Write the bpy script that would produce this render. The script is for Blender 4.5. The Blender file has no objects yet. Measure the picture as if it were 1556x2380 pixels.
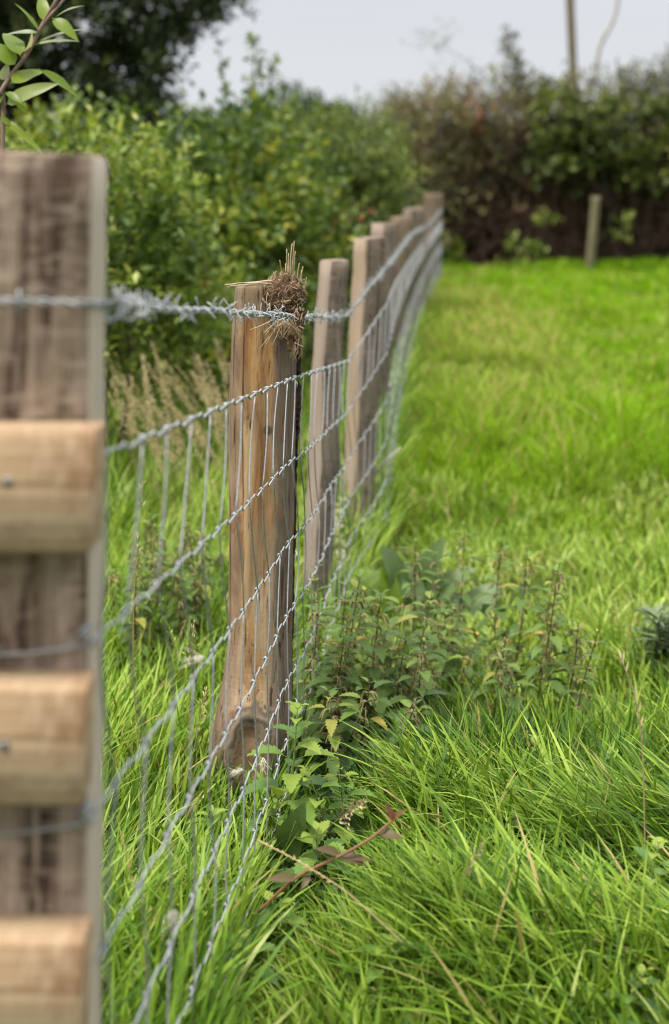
import bpy, math, random
import numpy as np
from mathutils import Vector, Matrix

random.seed(7)
RNG = np.random.default_rng(7)
scene = bpy.context.scene
COL = scene.collection

# ------------------------------------------------------------------ camera
EYE = 1.35
cam_d = bpy.data.cameras.new('camera')
cam = bpy.data.objects.new('camera', cam_d)
COL.objects.link(cam)
cam.location = (0, 0, EYE)
cam.rotation_euler = (math.radians(90), 0, 0)
cam_d.sensor_fit = 'VERTICAL'
cam_d.sensor_height = 36.0
cam_d.lens = 50.0
cam_d.shift_y = -0.3025
cam_d.clip_start = 0.05
cam_d.clip_end = 3000
cam_d.dof.use_dof = True
cam_d.dof.focus_distance = 2.88
cam_d.dof.aperture_fstop = 2.5
scene.camera = cam

# ------------------------------------------------------------------ world and sun
SUN_EL, SUN_AZ = 64.0, 235.0           # azimuth measured from +Y towards +X, where the light comes from
wd = bpy.data.worlds.new('World')
scene.world = wd
wd.use_nodes = True
nt = wd.node_tree
nt.nodes.clear()
n_out = nt.nodes.new('ShaderNodeOutputWorld')
n_bg = nt.nodes.new('ShaderNodeBackground')
n_bg.inputs['Strength'].default_value = 0.10
n_sky = nt.nodes.new('ShaderNodeTexSky')
n_sky.sky_type = 'NISHITA'
n_sky.sun_disc = False
n_sky.sun_elevation = math.radians(SUN_EL)
n_sky.sun_rotation = math.radians(SUN_AZ)
n_tc = nt.nodes.new('ShaderNodeTexCoord')
n_sep = nt.nodes.new('ShaderNodeSeparateXYZ')
nt.links.new(n_tc.outputs['Generated'], n_sep.inputs[0])
n_ramp = nt.nodes.new('ShaderNodeValToRGB')      # brightness of the cloud layer, horizon to zenith
n_ramp.color_ramp.elements[0].position = 0.0
n_ramp.color_ramp.elements[0].color = (0.126, 0.130, 0.135, 1)
n_ramp.color_ramp.elements[1].position = 0.9
n_ramp.color_ramp.elements[1].color = (0.43, 0.435, 0.44, 1)
e = n_ramp.color_ramp.elements.new(0.16)
e.color = (0.128, 0.130, 0.135, 1)
nt.links.new(n_sep.outputs[2], n_ramp.inputs[0])
n_map = nt.nodes.new('ShaderNodeMapping')
n_map.inputs['Scale'].default_value = (1.2, 1.2, 9.0)
nt.links.new(n_tc.outputs['Generated'], n_map.inputs[0])
n_noise = nt.nodes.new('ShaderNodeTexNoise')
n_noise.inputs['Scale'].default_value = 1.6
n_noise.inputs['Detail'].default_value = 5
nt.links.new(n_map.outputs[0], n_noise.inputs['Vector'])
n_mr = nt.nodes.new('ShaderNodeMapRange')
n_mr.inputs[1].default_value = 0.3
n_mr.inputs[2].default_value = 0.7
n_mr.inputs[3].default_value = 18.2
n_mr.inputs[4].default_value = 19.8
nt.links.new(n_noise.outputs[0], n_mr.inputs[0])
n_vm = nt.nodes.new('ShaderNodeVectorMath')
n_vm.operation = 'SCALE'
nt.links.new(n_ramp.outputs[0], n_vm.inputs[0])
nt.links.new(n_mr.outputs[0], n_vm.inputs['Scale'])
n_mix = nt.nodes.new('ShaderNodeMix')
n_mix.data_type = 'RGBA'
n_mix.inputs[0].default_value = 0.95
nt.links.new(n_sky.outputs[0], n_mix.inputs[6])
nt.links.new(n_vm.outputs[0], n_mix.inputs[7])
nt.links.new(n_mix.outputs[2], n_bg.inputs['Color'])
nt.links.new(n_bg.outputs[0], n_out.inputs['Surface'])

sun_d = bpy.data.lights.new('sun', 'SUN')
sun_d.energy = 1.5
sun_d.angle = math.radians(16)
sun_d.color = (1.0, 0.93, 0.82)
sun = bpy.data.objects.new('sun', sun_d)
COL.objects.link(sun)
_el, _az = math.radians(SUN_EL), math.radians(SUN_AZ)
_dir = Vector((math.sin(_az) * math.cos(_el), math.cos(_az) * math.cos(_el), math.sin(_el)))
sun.rotation_euler = _dir.to_track_quat('Z', 'Y').to_euler()
sun.location = (0, 0, 30)

scene.view_settings.view_transform = 'Standard'
scene.view_settings.look = 'None'
scene.view_settings.gamma = 1.0
scene.view_settings.exposure = 1.55
scene.render.engine = 'CYCLES'
scene.cycles.max_bounces = 7
scene.cycles.diffuse_bounces = 2
scene.cycles.glossy_bounces = 2
scene.cycles.transmission_bounces = 2
scene.cycles.transparent_max_bounces = 4
scene.cycles.caustics_reflective = False
scene.cycles.caustics_refractive = False
scene.cycles.sample_clamp_indirect = 6
scene.cycles.use_denoising = True
scene.cycles.use_adaptive_sampling = False
scene.cycles.pixel_filter_type = 'BLACKMAN_HARRIS'
scene.cycles.filter_width = 1.05

# ------------------------------------------------------------------ placement helpers (pixels of a 1556x2380 view)
FPX = 3306.0


def px(x, Y):
    return (x - 778.0) / FPX * Y


def pz(y, Y):
    return EYE - (y - 470.0) / FPX * Y


def at(x, y, Y):
    return np.array([px(x, Y), Y, pz(y, Y)])


def vnoise(x, y, s=0):
    """smooth value noise in 0..1"""
    x = np.asarray(x, float)
    y = np.asarray(y, float)
    xi = np.floor(x).astype(np.int64)
    yi = np.floor(y).astype(np.int64)
    fx = x - xi
    fy = y - yi
    fx = fx * fx * (3 - 2 * fx)
    fy = fy * fy * (3 - 2 * fy)

    def h(a, b):
        n = (a * 374761393 + b * 668265263 + s * 1442695041) & 0x7fffffff
        n = ((n ^ (n >> 13)) * 1274126177) & 0x7fffffff
        return ((n ^ (n >> 16)) & 0xffff) / 65535.0
    return (h(xi, yi) * (1 - fx) + h(xi + 1, yi) * fx) * (1 - fy) + (h(xi, yi + 1) * (1 - fx) + h(xi + 1, yi + 1) * fx) * fy


# fence line (plan) and its heights, everything measured as depth below the eye
NET_Y = [-2.0, 1.5, 3.2, 4.52, 5.5, 7.0, 8.6, 10.5, 17.0, 22.0]
NET_X = [-0.58, -.2505, -.09, .0383, .198, .332, .475, .655, 1.285, 1.77]


def net_x(Y):
    return np.interp(Y, NET_Y, NET_X)


def barb_z(Y):
    return EYE - np.interp(Y, [1.5, 3.2, 4.52, 4.91, 5.5, 6.32, 8.4, 11.9, 17, 20.4], [.107, .256, .364, .324, .258, .243, .19, .19, .09, .06])


def wire_one_z(Y):
    return EYE - np.interp(Y, [1.5, 3.2, 4.52, 4.95, 5.4, 6.32, 8.4, 12, 17], [.269, .395, .506, .464, .408, .354, .318, .27, .2])


def gz(X, Y):
    X = np.asarray(X, float)
    Y = np.asarray(Y, float)
    base = np.interp(Y, [-30, 0, 1.5, 3.2, 4.4, 5.6, 6.2, 7.3, 9, 11, 19, 24, 60, 200, 600], [.1, .06, .05, 0, -.02, -.03, .13, .31, .40, .45, .48, .46, -.2, -3, -8])
    base2 = np.interp(Y, [-30, 0, 1.5, 3.2, 5.1, 7.3, 11, 19, 24, 60, 200, 600], [.1, .06, .04, 0, .02, .1, .2, .35, .4, -.2, -3, -8])
    side = np.clip((X - net_x(Y) + .5) / .5, 0, 1)
    z = base * side + base2 * (1 - side)
    near = np.clip((Y - 1.0), 0, 1) * np.clip((40 - Y) / 20, 0, 1)
    z = z + near * .05 * (vnoise(X * 1.7, Y * 1.7, 3) - .5) + near * .02 * (vnoise(X * 5, Y * 5, 4) - .5) + near * np.clip((Y - 5) / 3, 0, 1) * .09 * (vnoise(X * 1.3 + 5, Y * .8, 6) - .5)
    # hummocks of lodged grass close by
    Yw = Y + .22 * (vnoise(X * 2.3, Y * .7, 15) - .5) + .10 * X
    on = np.clip((X - .0) / .2, 0, 1)
    z = z + on * (.075 * np.exp(-((Yw - 2.42) / .13) ** 2) + .085 * np.exp(-((Yw - 2.92) / .15) ** 2))
    return z


# ------------------------------------------------------------------ mesh helpers
class MB:
    def __init__(self):
        self.v = []
        self.f = []
        self.r = []
        self.n = 0

    def add(self, verts, faces, rnd=0.5):
        verts = np.asarray(verts, float).reshape(-1, 3)
        self.v.append(verts)
        for fa in faces:
            fa = np.asarray(fa, np.int64)
            if fa.size:
                self.f.append(fa + self.n)
        r = np.asarray(rnd, float)
        self.r.append(np.full(len(verts), float(r)) if r.ndim == 0 else r)
        self.n += len(verts)

    def tube(self, pts, rad, seg=6, rnd=0.5, cap=True):
        pts = np.asarray(pts, float)
        m = len(pts)
        rad = np.broadcast_to(np.asarray(rad, float), (m,))
        t = np.gradient(pts, axis=0)
        t /= np.linalg.norm(t, axis=1)[:, None] + 1e-12
        mean = np.abs(t).mean(0)
        ref = np.zeros(3)
        ref[int(np.argmin(mean))] = 1
        n = np.cross(t, ref)
        n /= np.linalg.norm(n, axis=1)[:, None] + 1e-9
        b = np.cross(t, n)
        a = np.arange(seg) * 2 * math.pi / seg
        ring = (np.cos(a)[None, :, None] * n[:, None, :] + np.sin(a)[None, :, None] * b[:, None, :]) * rad[:, None, None]
        v = (pts[:, None, :] + ring).reshape(-1, 3)
        i = np.arange(m - 1)[:, None] * seg
        j = np.arange(seg)[None, :]
        j2 = (j + 1) % seg
        q = np.stack([i + j, i + j2, i + seg + j2, i + seg + j], -1).reshape(-1, 4)
        fs = [q]
        if cap:
            fs.append(np.arange(seg)[::-1][None, :])
            fs.append((np.arange(seg) + (m - 1) * seg)[None, :])
        self.add(v, fs, rnd)

    def build(self, name, mat, parent=None, loc=None, smooth=True):
        v = np.concatenate(self.v) if self.v else np.zeros((0, 3))
        if loc is not None:
            v = v - np.asarray(loc, float)[None, :]
        me = bpy.data.meshes.new(name)
        tot_l = sum(f.size for f in self.f)
        tot_p = sum(f.shape[0] for f in self.f)
        me.vertices.add(len(v))
        me.vertices.foreach_set('co', v.astype(np.float32).ravel())
        me.loops.add(tot_l)
        me.polygons.add(tot_p)
        li = np.concatenate([f.ravel() for f in self.f]).astype(np.int32)
        ln = np.concatenate([np.full(f.shape[0], f.shape[1]) for f in self.f]).astype(np.int32)
        st = np.concatenate([[0], np.cumsum(ln)[:-1]]).astype(np.int32)
        me.loops.foreach_set('vertex_index', li)
        me.polygons.foreach_set('loop_start', st)
        me.polygons.foreach_set('loop_total', ln)
        me.update(calc_edges=True)
        at_ = me.attributes.new('rnd', 'FLOAT', 'POINT')
        at_.data.foreach_set('value', np.concatenate(self.r).astype(np.float32))
        if smooth:
            me.polygons.foreach_set('use_smooth', np.ones(tot_p, dtype=bool))
        me.materials.append(mat)
        me.validate()
        o = bpy.data.objects.new(name, me)
        COL.objects.link(o)
        if parent is not None:
            o.parent = parent
        if loc is not None:
            o.location = [float(c) for c in loc]
        return o


def tag(o, label=None, cat=None, group=None, kind=None):
    if label:
        o['label'] = label
    if cat:
        o['category'] = cat
    if group:
        o['group'] = group
    if kind:
        o['kind'] = kind
    return o


def thing(name, label, cat, loc=(0, 0, 0), group=None):
    o = bpy.data.objects.new(name, None)
    o.empty_display_size = .1
    COL.objects.link(o)
    o.location = [float(c) for c in loc]
    return tag(o, label, cat, group)


def unit(v):
    v = np.asarray(v, float)
    return v / (np.linalg.norm(v, axis=-1, keepdims=True) + 1e-12)


def smooth_path(pts, n):
    """Catmull-Rom through pts"""
    p = np.asarray(pts, float)
    p = np.vstack([2 * p[0] - p[1], p, 2 * p[-1] - p[-2]])
    m = len(p) - 3
    out = []
    for u in np.linspace(0, m - 1e-6, n):
        i = int(u)
        t = u - i
        a, b, c, d = p[i], p[i + 1], p[i + 2], p[i + 3]
        out.append(.5 * ((2 * b) + (c - a) * t + (2 * a - 5 * b + 4 * c - d) * t * t + (3 * b - a - 3 * c + d) * t ** 3))
    return np.array(out)


# ------------------------------------------------------------------ materials
class Nodes:
    def __init__(self, name):
        self.m = bpy.data.materials.new(name)
        self.m.use_nodes = True
        self.t = self.m.node_tree
        self.bsdf = self.t.nodes['Principled BSDF']
        self.out = self.t.nodes['Material Output']

    def new(self, k):
        return self.t.nodes.new(k)

    def link(self, a, b):
        self.t.links.new(a, b)

    def put(self, sock, v):
        if isinstance(v, bpy.types.NodeSocket):
            self.link(v, sock)
        elif isinstance(v, (tuple, list)):
            sock.default_value = tuple(v) + ((1,) if len(v) == 3 and sock.type == 'RGBA' else ())
        else:
            sock.default_value = v

    def coords(self, scale=(1, 1, 1), kind='Object', loc=(0, 0, 0)):
        tc = self.new('ShaderNodeTexCoord')
        mp = self.new('ShaderNodeMapping')
        mp.inputs['Scale'].default_value = scale
        mp.inputs['Location'].default_value = loc
        self.link(tc.outputs[kind], mp.inputs[0])
        return mp.outputs[0]

    def noise(self, vec, scale=5, detail=4, rough=.55, dist=0):
        n = self.new('ShaderNodeTexNoise')
        n.inputs['Scale'].default_value = scale
        n.inputs['Detail'].default_value = detail
        n.inputs['Roughness'].default_value = rough
        n.inputs['Distortion'].default_value = dist
        self.link(vec, n.inputs['Vector'])
        return n.outputs[0]

    def attr(self, name='rnd'):
        a = self.new('ShaderNodeAttribute')
        a.attribute_name = name
        return a.outputs['Fac']

    def ramp(self, fac, stops, interp='LINEAR'):
        r = self.new('ShaderNodeValToRGB')
        r.color_ramp.interpolation = interp
        el = r.color_ramp.elements
        while len(el) < len(stops):
            el.new(.5)
        for k, (p, c) in enumerate(stops):
            el[k].position = p
            el[k].color = tuple(c) + (1,) if len(c) == 3 else c
        self.put(r.inputs[0], fac)
        return r.outputs[0]

    def rampf(self, fac, a, b):
        mr = self.new('ShaderNodeMapRange')
        mr.inputs[1].default_value = a
        mr.inputs[2].default_value = b
        self.put(mr.inputs[0], fac)
        return mr.outputs[0]

    def mix(self, fac, a, b, mode='MIX'):
        m = self.new('ShaderNodeMix')
        m.data_type = 'RGBA'
        m.blend_type = mode
        self.put(m.inputs[0], fac)
        self.put(m.inputs[6], a)
        self.put(m.inputs[7], b)
        return m.outputs[2]

    def math(self, op, a, b=0.0, clamp=False):
        m = self.new('ShaderNodeMath')
        m.operation = op
        m.use_clamp = clamp
        self.put(m.inputs[0], a)
        self.put(m.inputs[1], b)
        return m.outputs[0]

    def bump(self, h, strength=.4, dist=.003):
        b = self.new('ShaderNodeBump')
        b.inputs['Strength'].default_value = strength
        b.inputs['Distance'].default_value = dist
        self.link(h, b.inputs['Height'])
        self.link(b.outputs[0], self.bsdf.inputs['Normal'])

    def final(self, color, rough=.7, metal=0.0, spec=.3):
        self.put(self.bsdf.inputs['Base Color'], color)
        self.put(self.bsdf.inputs['Roughness'], rough)
        self.put(self.bsdf.inputs['Metallic'], metal)
        self.put(self.bsdf.inputs['Specular IOR Level'], spec)
        return self.m


def leaf_mat(name, stops, transl=.35, rough=.45, spec=.35, vein=False):
    """leaf or blade: colour picked per leaf, thin enough to pass light"""
    n = Nodes(name)
    c = n.ramp(n.attr(), stops)
    if vein:
        v = n.noise(n.coords(), 90, 3)
        c = n.mix(n.rampf(v, .35, .7), c, n.mix(.35, c, (.16, .24, .07)))
    n.final(c, rough, 0, spec)
    tr = n.new('ShaderNodeBsdfTranslucent')
    tc = n.mix(.5, c, n.mix(1.0, c, (1.5, 1.35, .5), 'MULTIPLY'))
    n.link(tc, tr.inputs[0])
    ms = n.new('ShaderNodeMixShader')
    ms.inputs[0].default_value = transl
    n.link(n.bsdf.outputs[0], ms.inputs[1])
    n.link(tr.outputs[0], ms.inputs[2])
    n.link(ms.outputs[0], n.out.inputs[0])
    return n.m


def wood_mat(name, light, mid, dark, axis=2, scale=1.0, stain=(.09, .06, .04), stain_amt=.6, seed=0.0, green=None, pale_side=None, streaks=0.0):
    """sawn or weathered timber, grain along one axis of the object"""
    n = Nodes(name)
    st = [14 * scale] * 3
    st[axis] = .9 * scale
    v = n.coords(tuple(st), loc=(seed, seed * 1.7, seed * .6))
    g = n.noise(v, 3.2, 7, .62, .35)
    c = n.ramp(g, [(.25, dark), (.45, mid), (.72, light)])
    fine = [70 * scale] * 3
    fine[axis] = 2.2 * scale
    g2 = n.noise(n.coords(tuple(fine), loc=(seed, 3 + seed, 1)), 3, 4, .6)
    c = n.mix(n.rampf(g2, .42, .68), c, n.mix(.55, c, dark))
    bl = [6 * scale] * 3
    bl[axis] = 2.4 * scale
    s = n.noise(n.coords(tuple(bl), loc=(5 + seed, seed, 2)), 1.6, 5, .6, .4)
    c = n.mix(n.math('MULTIPLY', n.rampf(s, .52, .7), stain_amt), c, stain)
    if green:
        s2 = n.noise(n.coords((9, 9, 7), loc=(1, seed, 9)), 1.2, 4, .6)
        c = n.mix(n.math('MULTIPLY', n.rampf(s2, .52, .75), .55), c, green)
    if streaks:
        sk = [17 * scale] * 3
        sk[axis] = 1.5 * scale
        k1 = n.noise(n.coords(tuple(sk), loc=(seed + 2, 4, seed)), 1.5, 7, .72, 1.1)
        c = n.mix(n.math('MULTIPLY', n.rampf(k1, .50, .57), streaks), c, dark)
        k3 = n.noise(n.coords((9, 9, 6) if axis == 2 else (6, 9, 9), loc=(seed, 1, 6)), 1.6, 6, .7, .8)
        c = n.mix(n.math('MULTIPLY', n.rampf(k3, .55, .66), .7 * streaks), c, stain)
        k2 = n.noise(n.coords((16, 16, 55) if axis == 2 else (55, 16, 16), loc=(seed, 8, 3)), 1.4, 6, .7, .4)
        c = n.mix(n.math('MULTIPLY', n.rampf(k2, .50, .66), .6), c, light)
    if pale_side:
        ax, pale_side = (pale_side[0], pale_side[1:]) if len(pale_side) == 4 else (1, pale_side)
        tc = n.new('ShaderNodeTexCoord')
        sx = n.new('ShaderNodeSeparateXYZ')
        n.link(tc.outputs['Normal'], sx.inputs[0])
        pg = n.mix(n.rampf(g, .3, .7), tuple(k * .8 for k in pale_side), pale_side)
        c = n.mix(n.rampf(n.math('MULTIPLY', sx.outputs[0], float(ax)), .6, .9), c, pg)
    h = n.math('ADD', g, n.math('MULTIPLY', g2, .6))
    n.bump(h, .55, .004)
    return n.final(c, .82, 0, .2)


M_galv = None


def galv_mat(name, base=.42, rough=.42, metal=.75):
    n = Nodes(name)
    g = n.noise(n.coords((1, 1, 1)), 160, 4)
    c = n.ramp(g, [(.3, (base * .72, base * .77, base * .8)), (.7, (base * 1.15, base * 1.19, base * 1.22))])
    return n.final(c, rough, metal, .5)


M = {}
M['galv'] = galv_mat('galvanised_wire', .37, .52, .35)
M['galv_stay'] = galv_mat('galvanised_stay_wire', .33, .5, .35)
M['galv_dull'] = galv_mat('dull_galvanised_wire', .36, .5, .55)
M['steel'] = galv_mat('nail_steel', .3, .4, .9)
M['gate_post'] = wood_mat('weathered_gate_post_wood', (.46, .365, .285), (.31, .23, .17), (.06, .038, .026), 2, .9, (.045, .027, .018), .7, 2.3, (.20, .18, .11), (.50, .43, .345), 1.0)
M['rail'] = wood_mat('fresh_rail_wood', (.52, .40, .265), (.42, .30, .18), (.21, .12, .06), 0, .36, (.17, .085, .04), .95, 7.1, None, None, .75)
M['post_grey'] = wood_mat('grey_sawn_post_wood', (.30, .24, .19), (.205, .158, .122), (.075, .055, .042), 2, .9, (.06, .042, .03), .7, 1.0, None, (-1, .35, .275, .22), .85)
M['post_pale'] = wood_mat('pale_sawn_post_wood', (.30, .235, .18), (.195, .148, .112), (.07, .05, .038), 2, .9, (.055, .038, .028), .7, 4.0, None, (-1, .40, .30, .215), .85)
M['post_dark'] = wood_mat('brown_sawn_post_wood', (.29, .215, .14), (.19, .14, .095), (.08, .06, .04), 2, .9, (.06, .045, .03), .6, 9.0, None, None, .8)
M['post_green'] = wood_mat('mossy_hedge_post_wood', (.25, .23, .125), (.17, .155, .085), (.08, .07, .04), 2, .9, (.07, .07, .035), .6, 3.0)
M['pole'] = wood_mat('pole_wood', (.20, .165, .105), (.15, .12, .075), (.08, .06, .04), 2, .3, (.07, .06, .04), .4, 6.0)
M['bark'] = wood_mat('dark_bark', (.11, .075, .055), (.055, .034, .026), (.018, .012, .01), 2, 1.2, (.02, .012, .01), .6, 5.0)
M['twig'] = wood_mat('hedge_twig_bark', (.16, .115, .085), (.085, .06, .045), (.03, .02, .017), 2, .5, (.05, .03, .02), .4, 8.0)
M['hedge_twig'] = wood_mat('brown_hedge_twig', (.19, .125, .09), (.12, .074, .053), (.055, .032, .024), 2, .5, (.09, .04, .03), .5, 8.0)
M['dead_twig'] = wood_mat('dead_grey_branch', (.46, .43, .38), (.36, .33, .29), (.2, .18, .15), 2, .5, (.2, .17, .14), .4, 8.0)


def focus_post_mat():
    n = Nodes('split_post_wood')
    tc = n.new('ShaderNodeTexCoord')
    sep = n.new('ShaderNodeSeparateXYZ')
    n.link(tc.outputs['Object'], sep.inputs[0])
    ox, oy, oz = sep.outputs
    g = n.noise(n.coords((11, 11, 1.6)), 2.2, 8, .66, .8)
    warm = n.ramp(g, [(.28, (.07, .03, .012)), (.42, (.27, .13, .042)), (.56, (.46, .26, .10)), (.75, (.56, .37, .17))])
    pat = n.noise(n.coords((7, 7, 2.2), loc=(3, 1, .4)), 1.5, 4, .55, .4)
    pale = n.ramp(g, [(.3, (.20, .125, .06)), (.6, (.43, .31, .185)), (.8, (.54, .43, .28))])
    c = n.mix(n.rampf(pat, .42, .6), warm, pale)
    # grey weathered side, to +x
    grey = n.ramp(g, [(.28, (.055, .042, .03)), (.5, (.165, .125, .088)), (.75, (.26, .205, .15))])
    edge = n.math('ADD', ox, n.math('MULTIPLY', n.math('SUBTRACT', pat, .5), .07))
    c = n.mix(n.rampf(edge, .010, .028), c, grey)
    # brown skin on the far left edge
    c = n.mix(n.math('MULTIPLY', n.rampf(n.math('MULTIPLY', edge, -1), .045, .06), .75), c, n.ramp(g, [(.3, (.12, .08, .055)), (.7, (.30, .21, .15))]))
    # grey head of the post
    c = n.mix(n.math('MULTIPLY', n.rampf(n.math('ADD', oz, n.math('MULTIPLY', pat, .12)), 1.12, 1.17), .8), c, n.ramp(g, [(.3, (.10, .075, .05)), (.7, (.28, .21, .14))]))
    # rusty red runs and black cracks
    red = n.noise(n.coords((15, 15, 2.6), loc=(9, 4, 2)), 1.5, 6, .7, .9)
    c = n.mix(n.math('MULTIPLY', n.rampf(red, .57, .66), .85), c, (.20, .062, .022))
    blk = n.noise(n.coords((24, 24, 2.8), loc=(2, 7, 5)), 1.6, 7, .74, 1.0)
    c = n.mix(n.math('MULTIPLY', n.rampf(blk, .585, .64), .95), c, (.03, .018, .013))
    fine = n.noise(n.coords((120, 120, 4), loc=(2, 2, 5)), 2, 4, .6)
    c = n.mix(n.math('MULTIPLY', n.rampf(fine, .55, .7), .5), c, (.12, .075, .045))
    crk = n.noise(n.coords((70, 70, 1.8), loc=(4, 9, 5)), 1.6, 5, .6, .4)
    c = n.mix(n.math('MULTIPLY', n.rampf(crk, .60, .64), .85), c, (.045, .026, .017))
    # branch knot low on the front: rings round a centre, grey brown end grain
    kx = n.math('DIVIDE', n.math('ADD', ox, .028), .066)
    kz = n.math('DIVIDE', n.math('SUBTRACT', oz, .118), .118)
    d = n.math('SQRT', n.math('ADD', n.math('MULTIPLY', kx, kx), n.math('MULTIPLY', kz, kz)))
    wob = n.noise(n.coords((1, 1, 1), loc=(1, 1, 1)), 18, 3)
    d2 = n.math('ADD', d, n.math('MULTIPLY', n.math('SUBTRACT', wob, .5), .75))
    rings = n.math('SINE', n.math('MULTIPLY', d2, 24.0))
    kc = n.mix(n.rampf(rings, -1, 1), (.115, .085, .06), (.25, .19, .13))
    heart = n.mix(n.rampf(rings, -1, 1), (.20, .125, .07), (.28, .185, .11))
    kc = n.mix(n.rampf(d2, .45, .62), heart, kc)
    front = n.rampf(n.math('MULTIPLY', oy, -1), -.02, .0)
    km = n.math('MULTIPLY', n.math('SUBTRACT', 1.0, n.rampf(d2, .98, 1.08)), front)
    c = n.mix(km, c, kc)
    # small upper knot
    ux = n.math('DIVIDE', n.math('SUBTRACT', ox, .008), .011)
    uz = n.math('DIVIDE', n.math('SUBTRACT', oz, .835), .013)
    ud = n.math('ADD', n.math('SQRT', n.math('ADD', n.math('MULTIPLY', ux, ux), n.math('MULTIPLY', uz, uz))), n.math('SUBTRACT', wob, .5))
    c = n.mix(n.math('MULTIPLY', n.math('SUBTRACT', 1.0, n.rampf(ud, .6, 1.1)), front), c, (.08, .055, .035))
    h = n.math('ADD', n.math('MULTIPLY', g, 1.0), n.math('MULTIPLY', blk, -1.2))
    h = n.math('ADD', h, n.math('MULTIPLY', n.math('MULTIPLY', rings, km), .12))
    rip = n.new('ShaderNodeTexWave')
    rip.bands_direction = 'Z'
    rip.inputs['Scale'].default_value = 26
    rip.inputs['Distortion'].default_value = 5
    rip.inputs['Detail'].default_value = 3
    n.link(n.coords((1, 1, 1)), rip.inputs[0])
    h = n.math('ADD', h, n.math('MULTIPLY', rip.outputs['Fac'], n.math('MULTIPLY', n.math('SUBTRACT', 1.0, n.rampf(oz, .3, .5)), .04)))
    n.bump(h, .7, .005)
    return n.final(c, .78, 0, .25)


M['focus_post'] = focus_post_mat()


def simple_mat(name, stops, scale=20, rough=.9, bump=.0, detail=5):
    n = Nodes(name)
    g = n.noise(n.coords(), scale, detail)
    c = n.ramp(g, stops)
    if bump:
        n.bump(g, .8, bump)
    return n.final(c, rough, 0, .15)


def rnd_mat(name, stops, rough=.8, spec=.2):
    n = Nodes(name)
    return n.final(n.ramp(n.attr(), stops), rough, 0, spec)


M['soil'] = simple_mat('soil_and_thatch', [(.3, (.022, .030, .007)), (.55, (.045, .066, .011)), (.75, (.08, .115, .018))], 9, 1.0)
M['field_soil'] = M['soil']
M['hill'] = simple_mat('far_hill_grass', [(.35, (.07, .10, .075)), (.65, (.10, .14, .10))], .03)
M['straw'] = rnd_mat('dry_straw', [(0, (.10, .06, .033)), (.3, (.24, .155, .09)), (.65, (.42, .30, .18)), (1, (.55, .44, .30))])
M['mud'] = simple_mat('mud_and_rotted_stalks', [(.3, (.025, .015, .009)), (.5, (.10, .062, .036)), (.72, (.25, .17, .10))], 95, .95, .008)
M['wool'] = rnd_mat('sheep_wool', [(0, (.55, .5, .4)), (1, (.8, .76, .66))], .9)

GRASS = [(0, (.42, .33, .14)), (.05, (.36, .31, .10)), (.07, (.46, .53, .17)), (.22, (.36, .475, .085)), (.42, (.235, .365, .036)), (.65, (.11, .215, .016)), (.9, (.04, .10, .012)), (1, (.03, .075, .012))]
M['grass'] = leaf_mat('grass_blade', GRASS, .24, .45, .25)
M['field_grass'] = leaf_mat('field_grass_blade', [(0, (.36, .30, .10)), (.12, (.31, .34, .09)), (.25, (.32, .42, .10)), (.42, (.235, .375, .028)), (.62, (.185, .34, .012)), (.82, (.125, .265, .008)), (1, (.05, .135, .006))], .28, .8, .02)
M['nettle_fresh'] = leaf_mat('young_nettle_leaf', [(0, (.06, .13, .03)), (.5, (.10, .20, .04)), (.8, (.17, .28, .04)), (1, (.30, .37, .05))], .3, .5, .35, True)
M['nettle_old'] = leaf_mat('old_nettle_leaf', [(0, (.045, .085, .022)), (.4, (.085, .155, .034)), (.7, (.15, .235, .045)), (.9, (.24, .30, .055)), (.96, (.40, .31, .06)), (1, (.48, .34, .07))], .3, .55, .3, True)
M['nettle_stem'] = rnd_mat('nettle_stem', [(0, (.06, .035, .03)), (.5, (.10, .06, .04)), (1, (.16, .22, .06))], .6)
M['catkin'] = rnd_mat('nettle_catkin', [(0, (.16, .13, .06)), (.5, (.27, .24, .10)), (1, (.36, .30, .15))], .9)
M['dock'] = leaf_mat('dock_leaf', [(0, (.05, .10, .03)), (.35, (.09, .155, .05)), (.6, (.13, .20, .075)), (.8, (.12, .23, .015)), (1, (.19, .29, .018))], .3, .45, .4, True)
M['willow_leaf'] = leaf_mat('sallow_leaf', [(0, (.09, .15, .010)), (.4, (.145, .225, .008)), (.75, (.21, .275, .012)), (.86, (.27, .31, .16)), (1, (.36, .39, .27))], .42, .4, .4, True)
M['willow_stem'] = rnd_mat('sallow_stem', [(0, (.15, .085, .07)), (1, (.26, .17, .13))], .5, .35)
M['leaf_bright'] = leaf_mat('bright_shrub_leaf', [(0, (.045, .085, .018)), (.3, (.10, .165, .026)), (.6, (.185, .27, .040)), (.85, (.29, .37, .075)), (1, (.44, .47, .14))], .35, .45)
M['leaf_mid'] = leaf_mat('shrub_leaf', [(0, (.035, .07, .016)), (.35, (.085, .145, .024)), (.7, (.15, .22, .034)), (.92, (.27, .33, .045)), (1, (.38, .39, .06))], .32, .45)
M['leaf_fine'] = leaf_mat('blackthorn_leaf', [(0, (.045, .075, .022)), (.4, (.095, .145, .034)), (.75, (.155, .21, .045)), (1, (.25, .29, .06))], .3, .5)
M['leaf_hedge'] = leaf_mat('hawthorn_leaf', [(0, (.035, .045, .022)), (.3, (.09, .10, .04)), (.55, (.18, .18, .06)), (.8, (.28, .25, .10)), (.93, (.24, .14, .09)), (1, (.26, .10, .06))], .25, .5)
M['leaf_bramble'] = leaf_mat('bramble_leaf', [(0, (.045, .07, .022)), (.4, (.085, .12, .032)), (.8, (.15, .185, .04)), (1, (.24, .26, .06))], .3, .45)
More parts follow.
